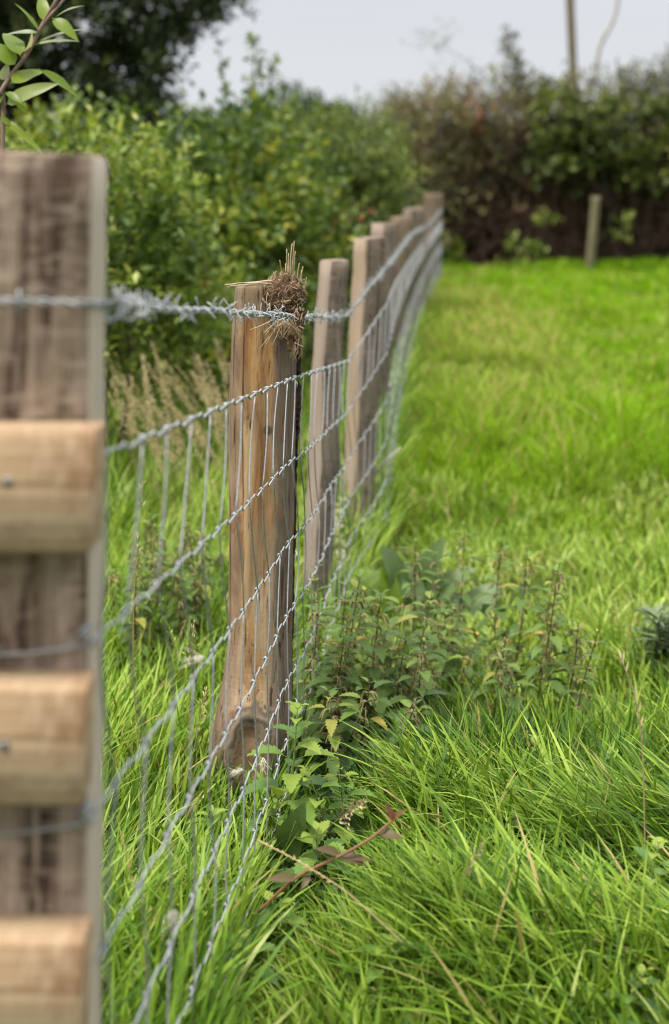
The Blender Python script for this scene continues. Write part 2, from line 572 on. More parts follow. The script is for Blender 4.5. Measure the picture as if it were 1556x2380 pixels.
M['leaf_tree'] = leaf_mat('dark_tree_leaf', [(0, (.018, .03, .012)), (.5, (.034, .055, .018)), (.85, (.06, .085, .024)), (1, (.10, .12, .035))], .22, .45)
M['leaf_far'] = leaf_mat('far_tree_leaf', [(0, (.035, .065, .03)), (.5, (.06, .10, .04)), (1, (.09, .135, .05))], .22, .5)
M['leaf_rust'] = leaf_mat('rust_leaf', [(0, (.22, .055, .025)), (1, (.36, .12, .05))], .3, .5)
M['thistle'] = leaf_mat('thistle_leaf', [(0, (.07, .11, .045)), (.6, (.12, .175, .075)), (1, (.20, .25, .13))], .2, .55)
M['red_shoot'] = leaf_mat('red_bramble_leaf', [(0, (.10, .07, .03)), (.5, (.14, .10, .04)), (1, (.27, .11, .08))], .3, .45)
M['red_stem'] = rnd_mat('red_bramble_stem', [(0, (.20, .11, .045)), (1, (.28, .14, .07))], .55)
M['seed'] = rnd_mat('seed_head', [(0, (.27, .20, .09)), (.5, (.46, .36, .18)), (1, (.60, .51, .30))], .8)
M['stalk'] = rnd_mat('dry_grass_stalk', [(0, (.26, .20, .10)), (.5, (.38, .31, .16)), (1, (.30, .31, .10))], .7)
M['petal'] = leaf_mat('pale_petal', [(0, (.55, .52, .30)), (1, (.72, .68, .48))], .3, .6)

# ------------------------------------------------------------------ ground, hills
def sgrid(lo, hi, n, k):
    u = np.linspace(-1, 1, n)
    s = np.sinh(u * k) / np.sinh(k)
    return np.where(s < 0, -s * lo, s * hi)


gx = sgrid(-400, 400, 261, 7.5)
gy = np.concatenate([np.linspace(-40, 1, 20)[:-1], np.arange(1, 24, .16), 24 + 620 * (np.linspace(0, 1, 50)[1:] ** 2.5)])
GX, GY = np.meshgrid(gx, gy)
GZ = gz(GX, GY)
mb = MB()
nx, ny = len(gx), len(gy)
ii, jj = np.meshgrid(np.arange(ny - 1), np.arange(nx - 1), indexing='ij')
a0 = (ii * nx + jj).ravel()
mb.add(np.stack([GX, GY, GZ], -1).reshape(-1, 3), [np.stack([a0, a0 + 1, a0 + nx + 1, a0 + nx], -1)])
g = mb.build('ground', M['soil'])
tag(g, 'grassy pasture ground under the fence', 'ground', kind='structure')

mb = MB()
hx = np.linspace(-420, 420, 90)
hy = np.linspace(300, 640, 24)
HX, HY = np.meshgrid(hx, hy)
hh = -8 + (26 + 10 * vnoise(HX / 90 + 3, HY / 200, 8) + 3 * vnoise(HX / 18, HY / 60, 9)) * np.sin(np.clip((HY - 300) / 340, 0, 1) * math.pi) ** .8
ii, jj = np.meshgrid(np.arange(23), np.arange(89), indexing='ij')
a0 = (ii * 90 + jj).ravel()
mb.add(np.stack([HX, HY, hh], -1).reshape(-1, 3), [np.stack([a0, a0 + 1, a0 + 91, a0 + 90], -1)])
tag(mb.build('hills', M['hill']), 'low distant hill behind the hedges', 'hill', kind='structure')

# ------------------------------------------------------------------ fence of posts and rails (gate post)
rf = thing('rail_fence', 'weathered square gate post with three new rounded wooden rails nailed across it', 'rail fence', (-.33, 1.44, gz(-.33, 1.44)))
rf0 = np.array(rf.location)


def square_post(w, d, h, top_slant=.0, seed=0, bev=.006, rings=26, wob=.003, below=.25):
    """upright of square section standing on z=0, bevelled arrises, slightly uneven"""
    hw, hd = w / 2, d / 2
    prof = np.array([(-hw + bev, -hd), (hw - bev, -hd), (hw, -hd + bev), (hw, hd - bev), (hw - bev, hd), (-hw + bev, hd), (-hw, hd - bev), (-hw, -hd + bev)])
    m = MB()
    zs = np.concatenate([np.linspace(-below, h - bev, rings), [h]])
    rs = np.random.default_rng(seed)
    V = []
    ph = rs.random(6) * 6
    for k, z in enumerate(zs):
        p = prof.copy()
        if k == len(zs) - 1:
            p *= (1 - 2 * bev / w)
        p = p + np.array([math.sin(z * 3.1 + ph[0]) + .5 * math.sin(z * 8.3 + ph[1]), math.sin(z * 2.7 + ph[2]) + .5 * math.sin(z * 9.7 + ph[3])]) * wob * .6
        p = p + (rs.random(p.shape) - .5) * wob
        zz = z + (top_slant * p[:, 0] / w if k >= len(zs) - 2 else 0)
        V.append(np.column_stack([p, np.broadcast_to(zz, 8)]))
    V = np.concatenate(V)
    q = []
    for k in range(len(zs) - 1):
        for j in range(8):
            j2 = (j + 1) % 8
            q.append((k * 8 + j, k * 8 + j2, k * 8 + 8 + j2, k * 8 + 8 + j))
    m.add(V, [np.array(q), (np.arange(8) + (len(zs) - 1) * 8)[None, :]])
    return m


# the post: front face x from beyond the frame to 205 px at Y 1.44
p = square_post(.135, .10, pz(352, 1.44) - rf0[2], -.004, 3, .004, 30, .0022)
post_x = px(201, 1.44) - .0675
o = p.build('post', M['gate_post'], rf, smooth=False)
o.location = (post_x - rf0[0] - .006, .05, 0)
o.rotation_euler = (0, math.radians(.55), 0)


def rail_mesh(x0, x1, yf, zb, zt, depth, r, seed):
    """bar along x: front at y=yf, rounded edges, softened sawn end"""
    prof = []
    r2 = r * .55
    for cx_, cz_, rr, a0_, a1_ in ((yf + r, zb + r, r, 180, 270), (yf + depth - r2, zb + r2, r2, 270, 360), (yf + depth - r2, zt - r2, r2, 0, 90), (yf + r, zt - r, r, 90, 180)):
        for a in (a0_ + 4, a1_ - 4):
            prof.append((cx_ + rr * math.cos(math.radians(a)), cz_ + rr * math.sin(math.radians(a))))
    prof = np.array(prof)
    n = len(prof)
    rs = np.random.default_rng(seed)
    cen = prof.mean(0)
    xs = list(np.linspace(x0, x1 - .004, 26)) + [x1 - .0012, x1]
    V = []
    ph = rs.random(4) * 6
    for k, x in enumerate(xs):
        s = 1.0 if k < 26 else (.995 if k == 26 else .975)
        pr = cen + (prof - cen) * s
        pr = pr + np.array([.0015 * math.sin(x * 7 + ph[0]), .002 * math.sin(x * 5 + ph[1])])
        # the end was not cut quite square
        xx = x + (0 if k < 25 else 1) * (.006 * (prof[:, 1] - cen[1]) / (zt - zb))
        V.append(np.column_stack([np.broadcast_to(xx, n), pr]))
    q = []
    for k in range(len(xs) - 1):
        for j in range(n):
            j2 = (j + 1) % n
            q.append((k * n + j, k * n + n + j, k * n + n + j2, k * n + j2))
    m = MB()
    m.add(np.concatenate(V), [np.array(q), (np.arange(n)[::-1] + (len(xs) - 1) * n)[None, :]])
    return m


RF = 1.382        # front of the rails
for k, (yt, yb, xe, nx_, ny_) in enumerate(((997, 1284, 236, 18, 1120), (1590, 1868, 212, 10, 1733), (2166, 2450, 206, None, None))):
    zt, zb = pz(yt, RF + .02), pz(yb, RF + .012)
    xe_w = px(xe, RF + .045)
    m = rail_mesh(-1.6, xe_w, RF, zb, zt, .060, .0045, 20 + k)
    loc = np.array([xe_w - .2, RF, zb])
    o = m.build('rail', M['rail'], rf, loc=loc, smooth=False)
    o.location = [float(c) for c in loc - rf0]
    if nx_ is not None:
        nm = MB()
        cx_, cz_ = px(nx_, RF), pz(ny_, RF)
        a = np.arange(12) * math.pi / 6
        for rr, yy in ((.0048, RF + .001), (.0048, RF - .0012), (.0036, RF - .002)):
            nm.v.append(np.column_stack([cx_ + rr * np.cos(a), np.full(12, yy), cz_ + rr * np.sin(a)]))
            nm.r.append(np.full(12, .5))
        nm.n = 36
        nm.f.append(np.array([(i + s, (i + 1) % 12 + s, (i + 1) % 12 + s + 12, i + s + 12) for s in (0, 12) for i in range(12)]))
        nm.f.append(np.arange(24, 36)[None, :])
        no = nm.build('nail', M['steel'], o)
        no.location = [float(-c) for c in loc]
        no.matrix_parent_inverse.identity()

# ------------------------------------------------------------------ the split post in focus
P1Y = 3.27
P1X = px(618, P1Y)
p1b = np.array([P1X, P1Y, -.02])
fp = thing('fence_post', 'split round post with brown streaks, a knot at its foot and straw on top', 'fence post', p1b)
S = P1Y / FPX
ys = [655, 760, 900, 1000, 1300, 1480, 1560, 1620, 1650, 1700, 1750, 1800, 1850, 1960]
xl = [549, 541, 536, 534, 536, 533, 524, 512, 505, 496, 490, 490, 493, 500]
xr = [686, 689, 690, 688, 683, 680, 679, 678, 677, 672, 664, 655, 650, 648]
m = MB()
H = np.concatenate([np.linspace(pz(1950, P1Y), pz(668, P1Y), 110), [pz(662, P1Y), pz(658, P1Y)]])
NS = 56
th = np.arange(NS) * 2 * math.pi / NS
V = []
for k, z in enumerate(H):
    y_ = 470 + (EYE - z) / S
    L = (np.interp(y_, ys, xl) - 618) * S
    R = (np.interp(y_, ys, xr) - 618) * S
    c, hw = (L + R) / 2, (R - L) / 2
    hd = .066 + .03 * math.exp(-((z - .12) / .13) ** 2)
    if k >= len(H) - 2:
        f = .985 if k == len(H) - 2 else .955
        hw *= f
        hd *= f
    # squarish section with split facets
    sq = 1 / (np.abs(np.cos(th)) ** 3.0 + np.abs(np.sin(th)) ** 3.0) ** (1 / 3.0)
    rr = sq * (1 + .07 * (vnoise(th * 3.0, np.full(NS, z * 1.5), 11) - .5) + .075 * (vnoise(np.cos(th) * 7 + 9, np.sin(th) * 7 + z * .9 + 9, 12) - .5) + .02 * (vnoise(np.cos(th) * 16 + 9, np.sin(th) * 16 + z * 3 + 9, 13) - .5))
    X = c + hw * rr * np.cos(th)
    Y = hd * rr * np.sin(th)
    # swelling round the knot and hollow heart
    kd = np.sqrt(((X + .028) / .058) ** 2 + ((z - .122) / .105) ** 2)
    Y = Y - np.where(np.sin(th) < 0, .020 * np.exp(-((kd - .85) / .28) ** 2) + .004 * np.exp(-(kd / .4) ** 2), 0)
    zz = z + (.004 * X / .07 if k >= len(H) - 2 else 0) + (.003 * (vnoise(X * 90, Y * 90, 5) - .5) if k >= len(H) - 2 else 0)
    V.append(np.column_stack([X, Y, np.broadcast_to(zz, NS)]))
q = [(k * NS + j, k * NS + (j + 1) % NS, k * NS + NS + (j + 1) % NS, k * NS + NS + j) for k in range(len(H) - 1) for j in range(NS)]
m.add(np.concatenate(V), [np.array(q), (np.arange(NS) + (len(H) - 1) * NS)[None, :]])
o = m.build('post', M['focus_post'], fp)
o.location = (0, 0, .02)

# strip of dark bark hanging on the field side
m = MB()
rs = np.random.default_rng(5)
for seg_y0, seg_y1, dx, wd_ in ((790, 870, 4, 7), (885, 985, 1, 9), (940, 1010, 4, 5), (1000, 1090, 0, 6), (1080, 1290, 0, 5), (1280, 1500, -2, 5), (1480, 1720, -3, 5)):
    n = 26
    yy = np.linspace(seg_y0, seg_y1, n)
    cx_ = (np.interp(yy, ys, xr) - 618 + dx) * S
    w = (wd_ * (.7 + .6 * vnoise(yy / 9, yy * 0, int(seg_y0)))) * S * np.interp(np.arange(n), [0, 3, n - 4, n - 1], [.4, 1, 1, .3])
    z = EYE - (yy - 470) * S
    lo = np.column_stack([cx_ - w, np.full(n, -.012) - .006 * vnoise(yy / 12, yy * 0, 4), z])
    hi = np.column_stack([cx_ + w, np.full(n, -.018) - .012 * vnoise(yy / 7, yy * 0, 6), z])
    lb, hb = lo + [.0, .03, 0], hi + [.0, .03, 0]
    V = np.stack([lo, hi, hb, lb], 1).reshape(-1, 3)
    q = [(k * 4 + j, k * 4 + (j + 1) % 4, k * 4 + 4 + (j + 1) % 4, k * 4 + 4 + j) for k in range(n - 1) for j in range(4)]
    m.add(V, [np.array(q), np.array([[0, 1, 2, 3], [4 * n - 1, 4 * n - 2, 4 * n - 3, 4 * n - 4]])])
o = m.build('bark_strip', M['bark'], fp, smooth=False)
o.location = (0, 0, .02)

# fence staples on the corner of the post
for wy in (735, 886, 1275, 1612):
    m = MB()
    a = np.linspace(-.3, math.pi + .3, 12)
    c = np.array([(687 - 618) * S, -.055, EYE - (wy - 470) * S])
    m.tube(np.column_stack([c[0] + .004 * np.sin(a) + .002, c[1] - .012 * np.sin(a), c[2] + .007 * np.cos(a)]), .0014, 6)
    o = m.build('staple', M['galv'], fp)
    o.location = (0, 0, .02)

# ------------------------------------------------------------------ straw clump on the post head
sc0 = at(660, 688, 3.215)
cl = thing('straw_clump', 'muddy clump of broken straw caught on the head of the split post', 'straw', sc0)
m = MB()
rs = np.random.default_rng(9)
nu, nv = 40, 26
V = []
for i in range(nv):
    ph_ = math.pi * (i + .5) / nv
    for j in range(nu):
        t_ = 2 * math.pi * j / nu
        d = np.array([math.sin(ph_) * math.cos(t_), math.sin(ph_) * math.sin(t_), math.cos(ph_)])
        b = 1 + .35 * (vnoise(d[0] * 4 + 9, d[2] * 4 + d[1] * 3 + 9, 2) - .5) + .3 * (vnoise(d[0] * 11 + 9, d[2] * 11 + d[1] * 9 + 9, 3) - .5)
        V.append(d * b * np.array([.043, .043, .048]) + np.array([.006 * (d[2]), 0, 0]))
q = [(i * nu + j, i * nu + (j + 1) % nu, (i + 1) * nu + (j + 1) % nu, (i + 1) * nu + j) for i in range(nv - 1) for j in range(nu)]
m.add(np.array(V), [np.array(q)])
# tail of rotted stalks running down the corner
V = []
for i in range(30):
    z = -.03 - i * .0032
    c = .030 - .010 * (i / 29)
    for j in range(12):
        t_ = 2 * math.pi * j / 12
        r_ = (.022 - .012 * i / 29) * (.7 + .6 * vnoise(j * .9, i * .45, 6))
        V.append((c + r_ * math.cos(t_), -.028 + r_ * math.sin(t_), z))
q = [(i * 12 + j, i * 12 + (j + 1) % 12, (i + 1) * 12 + (j + 1) % 12, (i + 1) * 12 + j) for i in range(29) for j in range(12)]
m.add(np.array(V), [np.array(q)])
m.build('clod', M['mud'], cl)
m = MB()


def stalk(m, p0, p1, r, bend=.0, rnd=.5, flat=.45):
    p0, p1 = np.array(p0, float), np.array(p1, float)
    mid = (p0 + p1) / 2 + (rs.random(3) - .5) * bend * np.linalg.norm(p1 - p0)
    pts = smooth_path([p0, mid, p1], 6)
    m.tube(pts, np.linspace(r, r * .7, 6), 4, rnd)


for k in range(760):
    d = unit(rs.normal(size=3))
    if d[1] > .55:
        continue
    c = d * np.array([.044, .044, .048]) * (.82 + .25 * rs.random())
    t_ = unit(np.cross(d, rs.normal(size=3)) + .35 * d + np.array([.15, 0, .1]))
    L = .009 + .028 * rs.random() ** 1.6
    stalk(m, c - t_ * L * .5, c + t_ * L * .5 + d * .003, .0005 + .0009 * rs.random() ** 2, .35, rs.random() ** 1.1)
for k in range(90):                      # ragged stalks down the corner
    c = np.array([.022 + .02 * rs.random(), -.04 - .012 * rs.random(), -.03 - .10 * rs.random()])
    t_ = unit(np.array([rs.normal() * .5, rs.normal() * .3, -1]))
    L = .01 + .03 * rs.random()
    stalk(m, c - t_ * L * .5, c + t_ * L * .5, .0005 + .0007 * rs.random(), .3, rs.random() * .8)
for k in range(46):                      # loose straws under the barbed wire
    c = np.array([-.025 + .055 * rs.random(), -.052 - .014 * rs.random(), -.055 - .02 * rs.random()])
    t_ = unit(np.array([rs.normal() * .8 - .4, -.1, -.8]))
    L = .015 + .035 * rs.random()
    stalk(m, c - t_ * L * .4, c + t_ * L * .6, .0005 + .0006 * rs.random(), .25, .3 + .6 * rs.random())
U = S
for (x0, y0, x1, y1, r) in ((676, 640, 671, 580, .0011), (679, 640, 683, 568, .0012), (681, 645, 688, 562, .0013), (684, 650, 689, 600, .0018), (673, 640, 675, 590, .001), (686, 650, 691, 585, .001),
                            (694, 655, 700, 612, .0012), (704, 660, 708, 620, .0010), (662, 640, 655, 605, .0009), (668, 640, 668, 614, .0012), (700, 670, 705, 628, .0014), (650, 655, 640, 632, .001), (710, 680, 716, 645, .001)):
    stalk(m, ((x0 - 664) * U, -.015 * rs.random(), -(y0 - 688) * U), ((x1 - 664) * U, -.01 + .02 * rs.random(), -(y1 - 688) * U), r, .08, .55 + .3 * rs.random())
for (x0, y0, x1, y1, r) in ((640, 650, 534, 659, .0018), (636, 656, 546, 661, .0016), (640, 658, 560, 655, .0014), (630, 652, 580, 660, .0013), (625, 655, 540, 664, .0010), (700, 752, 712, 757, .0010), (690, 790, 711, 797, .0009),
                            (660, 745, 612, 802, .0009), (655, 742, 622, 800, .0009), (648, 735, 590, 760, .0011), (664, 740, 640, 795, .001)):
    stalk(m, ((x0 - 664) * U, -.05, -(y0 - 688) * U), ((x1 - 664) * U, -.062, -(y1 - 688) * U), r, .05, .75 + .2 * rs.random())
m.build('straw', M['straw'], cl)

# ------------------------------------------------------------------ the other posts of the wire fence
posts = [
    # Y, x top, x base, y top, y base, width, rot, mat, label
    (4.62, 774, 737, 603, 1470, .073, 38, 'post_grey', 'slim pale square post standing just behind the straw-topped split post'),
    (5.6, 858, 828, 551, 1330, .094, 33, 'post_pale', 'wide square post with a pale edge, third along the wire fence'),
    (7.0, 896, 874, 518, 1160, .094, 40, 'post_grey', 'square post with a pale sawn face, fourth along the wire fence'),
    (8.6, 934, 918, 503, 1010, .105, 30, 'post_dark', 'brown square post partly hidden behind the pale fourth post'),
    (10.6, 962, 950, 483, 900, .12, 25, 'post_grey', 'blunt grey post last but one along the wire fence'),
]
for k, (Y, xt, xb, yt, yb, w, rot, mt, lab) in enumerate(posts):
    base = np.array([px(xb, Y), Y, float(gz(px(xb, Y), Y))])
    top = at(xt, yt, Y)
    h = top[2] - base[2]
    t = thing('fence_post', lab, 'fence post', base, 'posts of the wire fence')
    m = square_post(w, w * (1.0 if k else .95), h, (.006, .012, .004, .01, .03)[k], 40 + k, .005, 24, .008)
    o = m.build('post', M[mt], t, smooth=False)
    o.rotation_euler = (0, math.atan2(top[0] - base[0], h), math.radians(rot))
    # rotate about own axis first, then lean
    o.rotation_mode = 'QUATERNION'
    ql = Vector((0, 0, 1)).rotation_difference(Vector((top[0] - base[0], 0, h)))
    from mathutils import Quaternion
    o.rotation_quaternion = ql @ Quaternion((0, 0, 1), math.radians(rot))
    for zz in (barb_z(Y), wire_one_z(Y), wire_one_z(Y) - .37):
        m = MB()
        a = np.linspace(0, math.pi, 8)
        cx_ = float(net_x(Y)) - base[0]
        m.tube(np.column_stack([cx_ + .006 * np.sin(a), -.004 + 0 * a, zz - base[2] + .008 * np.cos(a)]), .0016, 5)
        m.build('staple', M['galv'], t)


def round_post(name, lab, Y, xt, yt, xb, r, mat, cat='fence post', group=None, below=.3, rings=22, lump=.06):
    base = np.array([px(xb, Y), Y, float(gz(px(xb, Y), Y))])
    top = at(xt, yt, Y)
    zs = np.linspace(-below, top[2] - base[2], rings)
    a = np.arange(16) * 2 * math.pi / 16
    V = []
    for k, z in enumerate(zs):
        f = z / (top[2] - base[2])
        rr = r * (1 + lump * (vnoise(np.cos(a) * 3 + 5, np.sin(a) * 3 + z * 2 + 5, 21) - .5) * 2)
        V.append(np.column_stack([(top[0] - base[0]) * f + rr * np.cos(a), rr * np.sin(a), np.full(16, z)]))
    m = MB()
    q = [(k * 16 + j, k * 16 + (j + 1) % 16, k * 16 + 16 + (j + 1) % 16, k * 16 + 16 + j) for k in range(rings - 1) for j in range(16)]
    m.add(np.concatenate(V), [np.array(q), (np.arange(16) + (rings - 1) * 16)[None, :]])
    o = m.build(name, mat, None)
    o.location = [float(c) for c in base]
    tag(o, lab, cat, group)
    return o


round_post('strainer_post', 'thick round strainer post at the far end of the wire fence by the hedge', 17.0, 1007, 449, 1003, .12, M['post_dark'], group='posts of the wire fence')
round_post('hedge_post', 'thin mossy post leaning in front of the dark hedge', 18.3, 1386, 456, 1371, .06, M['post_green'])
round_post('telegraph_pole', 'tall wooden telegraph pole rising behind the hedge', 46, 1318, -180, 1349, .14, M['pole'], 'telegraph pole', below=1.0, lump=.02)

# ------------------------------------------------------------------ stock netting
WIRE_GAP = np.array([0, .19, .37, .53, .68, .81, .92])


def wire_z(i, Y):
    top = wire_one_z(Y)
    sc_ = np.minimum(1, (top - gz(net_x(Y), Y) - .03) / .95)
    return top - WIRE_GAP[i] * sc_


STEP = .152
N_STAY = 100
OFF = np.array([0, -.075, .03, -.01, .02, .0, .01])
net = thing('wire_netting', 'galvanised stock netting strained along the posts from the gate post to the hedge', 'wire netting', (float(net_x(1.5)), 1.5, 0))
n0 = np.array(net.location)
rs = np.random.default_rng(12)
stay_y = 1.54 + STEP * np.arange(N_STAY) + rs.normal(0, .004, N_STAY)
KN = np.array([[stay_y[s] + OFF[i] + rs.normal(0, .006) for i in range(7)] for s in range(N_STAY)])
KN[:, :] = np.maximum(KN, 1.505)


def net_pt(i, Y, dx=0.0, dz=0.0):
    Y = np.asarray(Y, float)
    return np.column_stack([net_x(Y) + dx, Y, wire_z(i, Y) + dz])


for i in range(7):
    Yv = np.arange(1.5, 16.9, .0125)
    # crimped between the knots
    ph_ = np.interp(Yv, KN[:, i], np.arange(N_STAY))
    fr = ph_ - np.floor(ph_)
    near = np.clip((9 - Yv) / 4, 0, 1)
    dz = near * (.0018 * np.sin(fr * 2 * math.pi + .6) + .005 * np.exp(-((fr - .55) / .05) ** 2) - .004 * np.exp(-((fr - .66) / .05) ** 2)) + .0008 * rs.normal(size=len(Yv)) * 0
    dx = near * .0016 * np.sin(fr * 2 * math.pi + 2.2)
    pts = net_pt(i, Yv, dx, dz)
    m = MB()
    r = .0017 if i else .0021
    if i in (1, 2, 4):       # carried round the gate post and across its face
        z0 = pts[0, 2]
        lead = np.array([[-.62, 1.436, z0 + .012], [-.42, 1.434, z0 + .008], [-.34, 1.434, z0 + .002], [-.29, 1.433, z0 + .006], [-.262, 1.436, z0 + .009], [-.247, 1.455, z0 + .006], [-.247, 1.48, z0 + .003]])
        pts = np.vstack([smooth_path(lead, 40), pts])
    m.tube(pts - n0, r, 7)
    m.build('line_wire', M['galv'], net)
    if i in (1, 2):           # tie loops on the corner of the gate post
        m = MB()
        a = np.linspace(0, 2 * math.pi * 3.2, 70)
        zc = wire_z(i, 1.5)
        m.tube(np.column_stack([-.252 + .006 * np.cos(a) + .004 * np.sin(a * .31), 1.452 + .018 * np.sin(a), zc + .006 + .007 * np.cos(a + .6) + .0009 * a]) - n0, .0017, 6)
        m.build('tie_loop', M['galv_dull'], net)


def knot(m, c, r=.0037, turns=2.2, L=.011, wr=.0016):
    a = np.linspace(0, turns * 2 * math.pi, 22)
    u = np.linspace(-L / 2, L / 2, 22)
    m.tube(np.column_stack([c[0] + r * np.cos(a), c[1] + u, c[2] + r * np.sin(a)]), wr, 5)


rest = MB()
for s in range(N_STAY):
    m = MB() if s < 97 else rest
    for i in range(6):
        y0, y1 = KN[s, i], KN[s, i + 1]
        if y1 > 16.8:
            continue
        p0, p1 = net_pt(i, [y0])[0], net_pt(i + 1, [y1])[0]
        if p0[2] < gz(p0[0], p0[1]) - .05:
            break
        bow = (rs.random(3) - .5) * np.array([.008, .012, 0])
        u = np.linspace(0, 1, 9)[:, None]
        pts = p0 * (1 - u) + p1 * u + bow * np.sin(u * math.pi) + np.array([.002, 0, 0])
        m.tube(pts - n0, .00148, 5)
        # the stay is wound twice round the line wire, joint to joint
        knot(m, p0 - n0 + [0, .004, 0])
        if i == 5:
            knot(m, p1 - n0)
    if s < 97 and m.n:
        m.build('stay_wire', M['galv_stay'], net)
if rest.n:
    tag(rest.build('stay_wires', M['galv_stay'], net), kind='stuff')

# ------------------------------------------------------------------ barbed wire
bw = thing('barbed_wire', 'twisted barbed wire strung along the top of the fence and over the gate post', 'barbed wire', (-.25, 1.5, float(barb_z(1.5))))
b0 = np.array(bw.location)
lead = np.vstack([at(-420, 690, 1.424), at(0, 699, 1.424), at(80, 700, 1.424), at(150, 702, 1.424), at(196, 705, 1.426), at(236, 707, 1.49)])
Yv = np.arange(1.56, 16.9, .004)
main = np.column_stack([net_x(Yv) - .004, Yv, barb_z(Yv)])
sag = .002 * np.sin(Yv * 9)
main[:, 2] += sag
leadp = smooth_path(lead, 150)
cen = np.vstack([leadp, main])
seg = np.linalg.norm(np.diff(cen, axis=0), axis=1)
arc = np.concatenate([[0], np.cumsum(seg)])
sa = np.arange(0, arc[-1], .0045)
cen = np.column_stack([np.interp(sa, arc, cen[:, k]) for k in range(3)])
tg = unit(np.gradient(cen, axis=0))
n1 = unit(np.cross(tg, [0, 0, 1.0]))
n2 = np.cross(tg, n1)
for k in range(2):
    m = MB()
    a = sa / .036 * 2 * math.pi + k * math.pi
    hel = cen + (np.cos(a)[:, None] * n1 + np.sin(a)[:, None] * n2) * .0022
    m.tube(hel - b0, .0015, 5)
    m.build('strand', M['galv'], bw)


def barb_mesh(seed):
    """two wires wound round the line, four points; wire axis along +Y"""
    r2 = np.random.default_rng(seed)
    m = MB()
    for k in range(2):
        a0_ = r2.random() * 6.28
        a = np.linspace(a0_, a0_ + 2 * math.pi * 1.75, 22)
        u = np.linspace(-.004, .004, 22) + (k - .5) * .007
        coil = np.column_stack([.0046 * np.cos(a), u, .0046 * np.sin(a)])
        for e in (0, 1):
            ang = a[0] if e == 0 else a[-1]
            sgn = -1 if e == 0 else 1
            tan = np.array([-math.sin(ang), 0, math.cos(ang)]) * sgn
            base = coil[0] if e == 0 else coil[-1]
            Lb = .016 + .007 * r2.random()
            tip = base + tan * Lb + np.array([0, (r2.random() - .5) * .012, 0])
            pts = np.array([base, base + (tip - base) * .5, base + (tip - base) * .85, tip])
            m.tube(pts, [.00125, .00125, .0012, .0005], 5)
        m.tube(coil, .00125, 5)
    return m


protos = []
idx = []
s_ = .05
start = arc[-1] - sa[-1]
spots = np.arange(.03, sa[-1], .068)
# keep the plain stretch over the gate post face almost bare
lead_len = np.linalg.norm(np.diff(leadp, axis=0), axis=1).sum()
keep = []
for s_ in spots:
    if s_ < lead_len - .07 and abs(s_ - (lead_len - .17)) > .035:
        continue
    keep.append(s_ + rs.normal(0, .006))
rest = MB()
for k, s_ in enumerate(keep):
    p_ = np.array([np.interp(s_, sa, cen[:, j]) for j in range(3)])
    t_ = unit(np.array([np.interp(s_, sa, tg[:, j]) for j in range(3)]))
    R = Vector((0, 1, 0)).rotation_difference(Vector(t_)).to_matrix() @ Matrix.Rotation(random.random() * 6.28, 3, 'Y')
    if k < 98:
        if k < 6:
            o = barb_mesh(100 + k).build('barb', M['galv'], bw)
            protos.append(o)
        else:
            o = protos[k % 6].copy()
            COL.objects.link(o)
            o.parent = bw
        o.location = [float(c) for c in p_ - b0]
        o.rotation_euler = R.to_euler()
    else:
        bm_ = barb_mesh(100 + k % 6)
        vv = np.concatenate(bm_.v) @ np.array(R).T + (p_ - b0)
        rest.add(vv, bm_.f)
tag(rest.build('barbs', M['galv'], bw), kind='stuff')
# wound off ends beside the gate post
m = MB()
r2 = np.random.default_rng(4)
for k in range(4):
    c = at(258 + 20 * k, 712 + 2 * k, 1.56 + .035 * k) - b0
    a = np.linspace(0, 2 * math.pi * (.8 + .7 * r2.random()), 40) + r2.random() * 6
    rad = .009 + .006 * r2.random()
    u = np.linspace(-.02, .03, 40)
    m.tube(np.column_stack([c[0] + rad * np.cos(a) * .8, c[1] + u, c[2] + rad * np.sin(a)]), .0013, 5)
for (x0, y0, x1, y1) in ((262, 705, 278, 668), (270, 700, 262, 662), (285, 720, 300, 760), (296, 715, 318, 750), (268, 722, 276, 752), (305, 715, 300, 680), (320, 715, 335, 688), (290, 700, 280, 690), (250, 720, 246, 745)):
    p0, p1 = at(x0, y0, 1.57) - b0, at(x1, y1, 1.60) - b0
    m.tube(np.array([p0, (p0 + p1) / 2 + .002, p1]), [.0013, .0013, .0006], 5)
m.build('wound_end', M['galv'], bw)
# staple over the wire on the post face
m = MB()
c = at(45, 698, 1.428) - b0
a = np.linspace(0, math.pi, 10)
m.tube(np.column_stack([c[0] + .001 * a, c[1] - .006 * np.sin(a), c[2] + .010 * np.cos(a)]), .002, 6)
m.build('staple', M['galv_dull'], bw)

# wool wisps on the netting
for (x, y, wi, dx, dy, lab) in ((470, 1530, 2, -1, .15, 'wisp of white wool blowing from the netting beside the split post'), (562, 1790, 4, -1, .35, 'small wisp of pale wool on the low netting at the foot of the split post'),
                                (612, 1765, 5, .1, 1, 'thin hanging threads of wool on the netting before the knotted post foot'), (400, 2120, 4, .2, 1, 'tuft of off-white wool round a low netting joint deep in the grass')):
    # depth where the netting passes this column
    Ys = np.linspace(1.5, 4, 400)
    xs_ = 778 + FPX * net_x(Ys) / Ys
    Yc = float(np.interp(x, xs_, Ys))
    c = at(x, y, Yc)
    m = MB()
    n_ = 24
    for k in range(n_):
        L = (.006 + .030 * r2.random() ** 2)
        d = unit(np.array([dx + r2.normal() * .3, r2.normal() * .3, -dy + r2.normal() * .25]))
        p0 = (r2.random(3) - .5) * .006
        pts = smooth_path([p0, p0 + d * L * .5 + (r2.random(3) - .5) * .006, p0 + d * L + (r2.random(3) - .5) * .012], 7)
        m.tube(pts, .0004, 4, r2.random())
    o = m.build('wool_wisp', M['wool'])
    o.location = [float(v) for v in c]
    tag(o, lab, 'wool', 'wisps of wool on the netting')

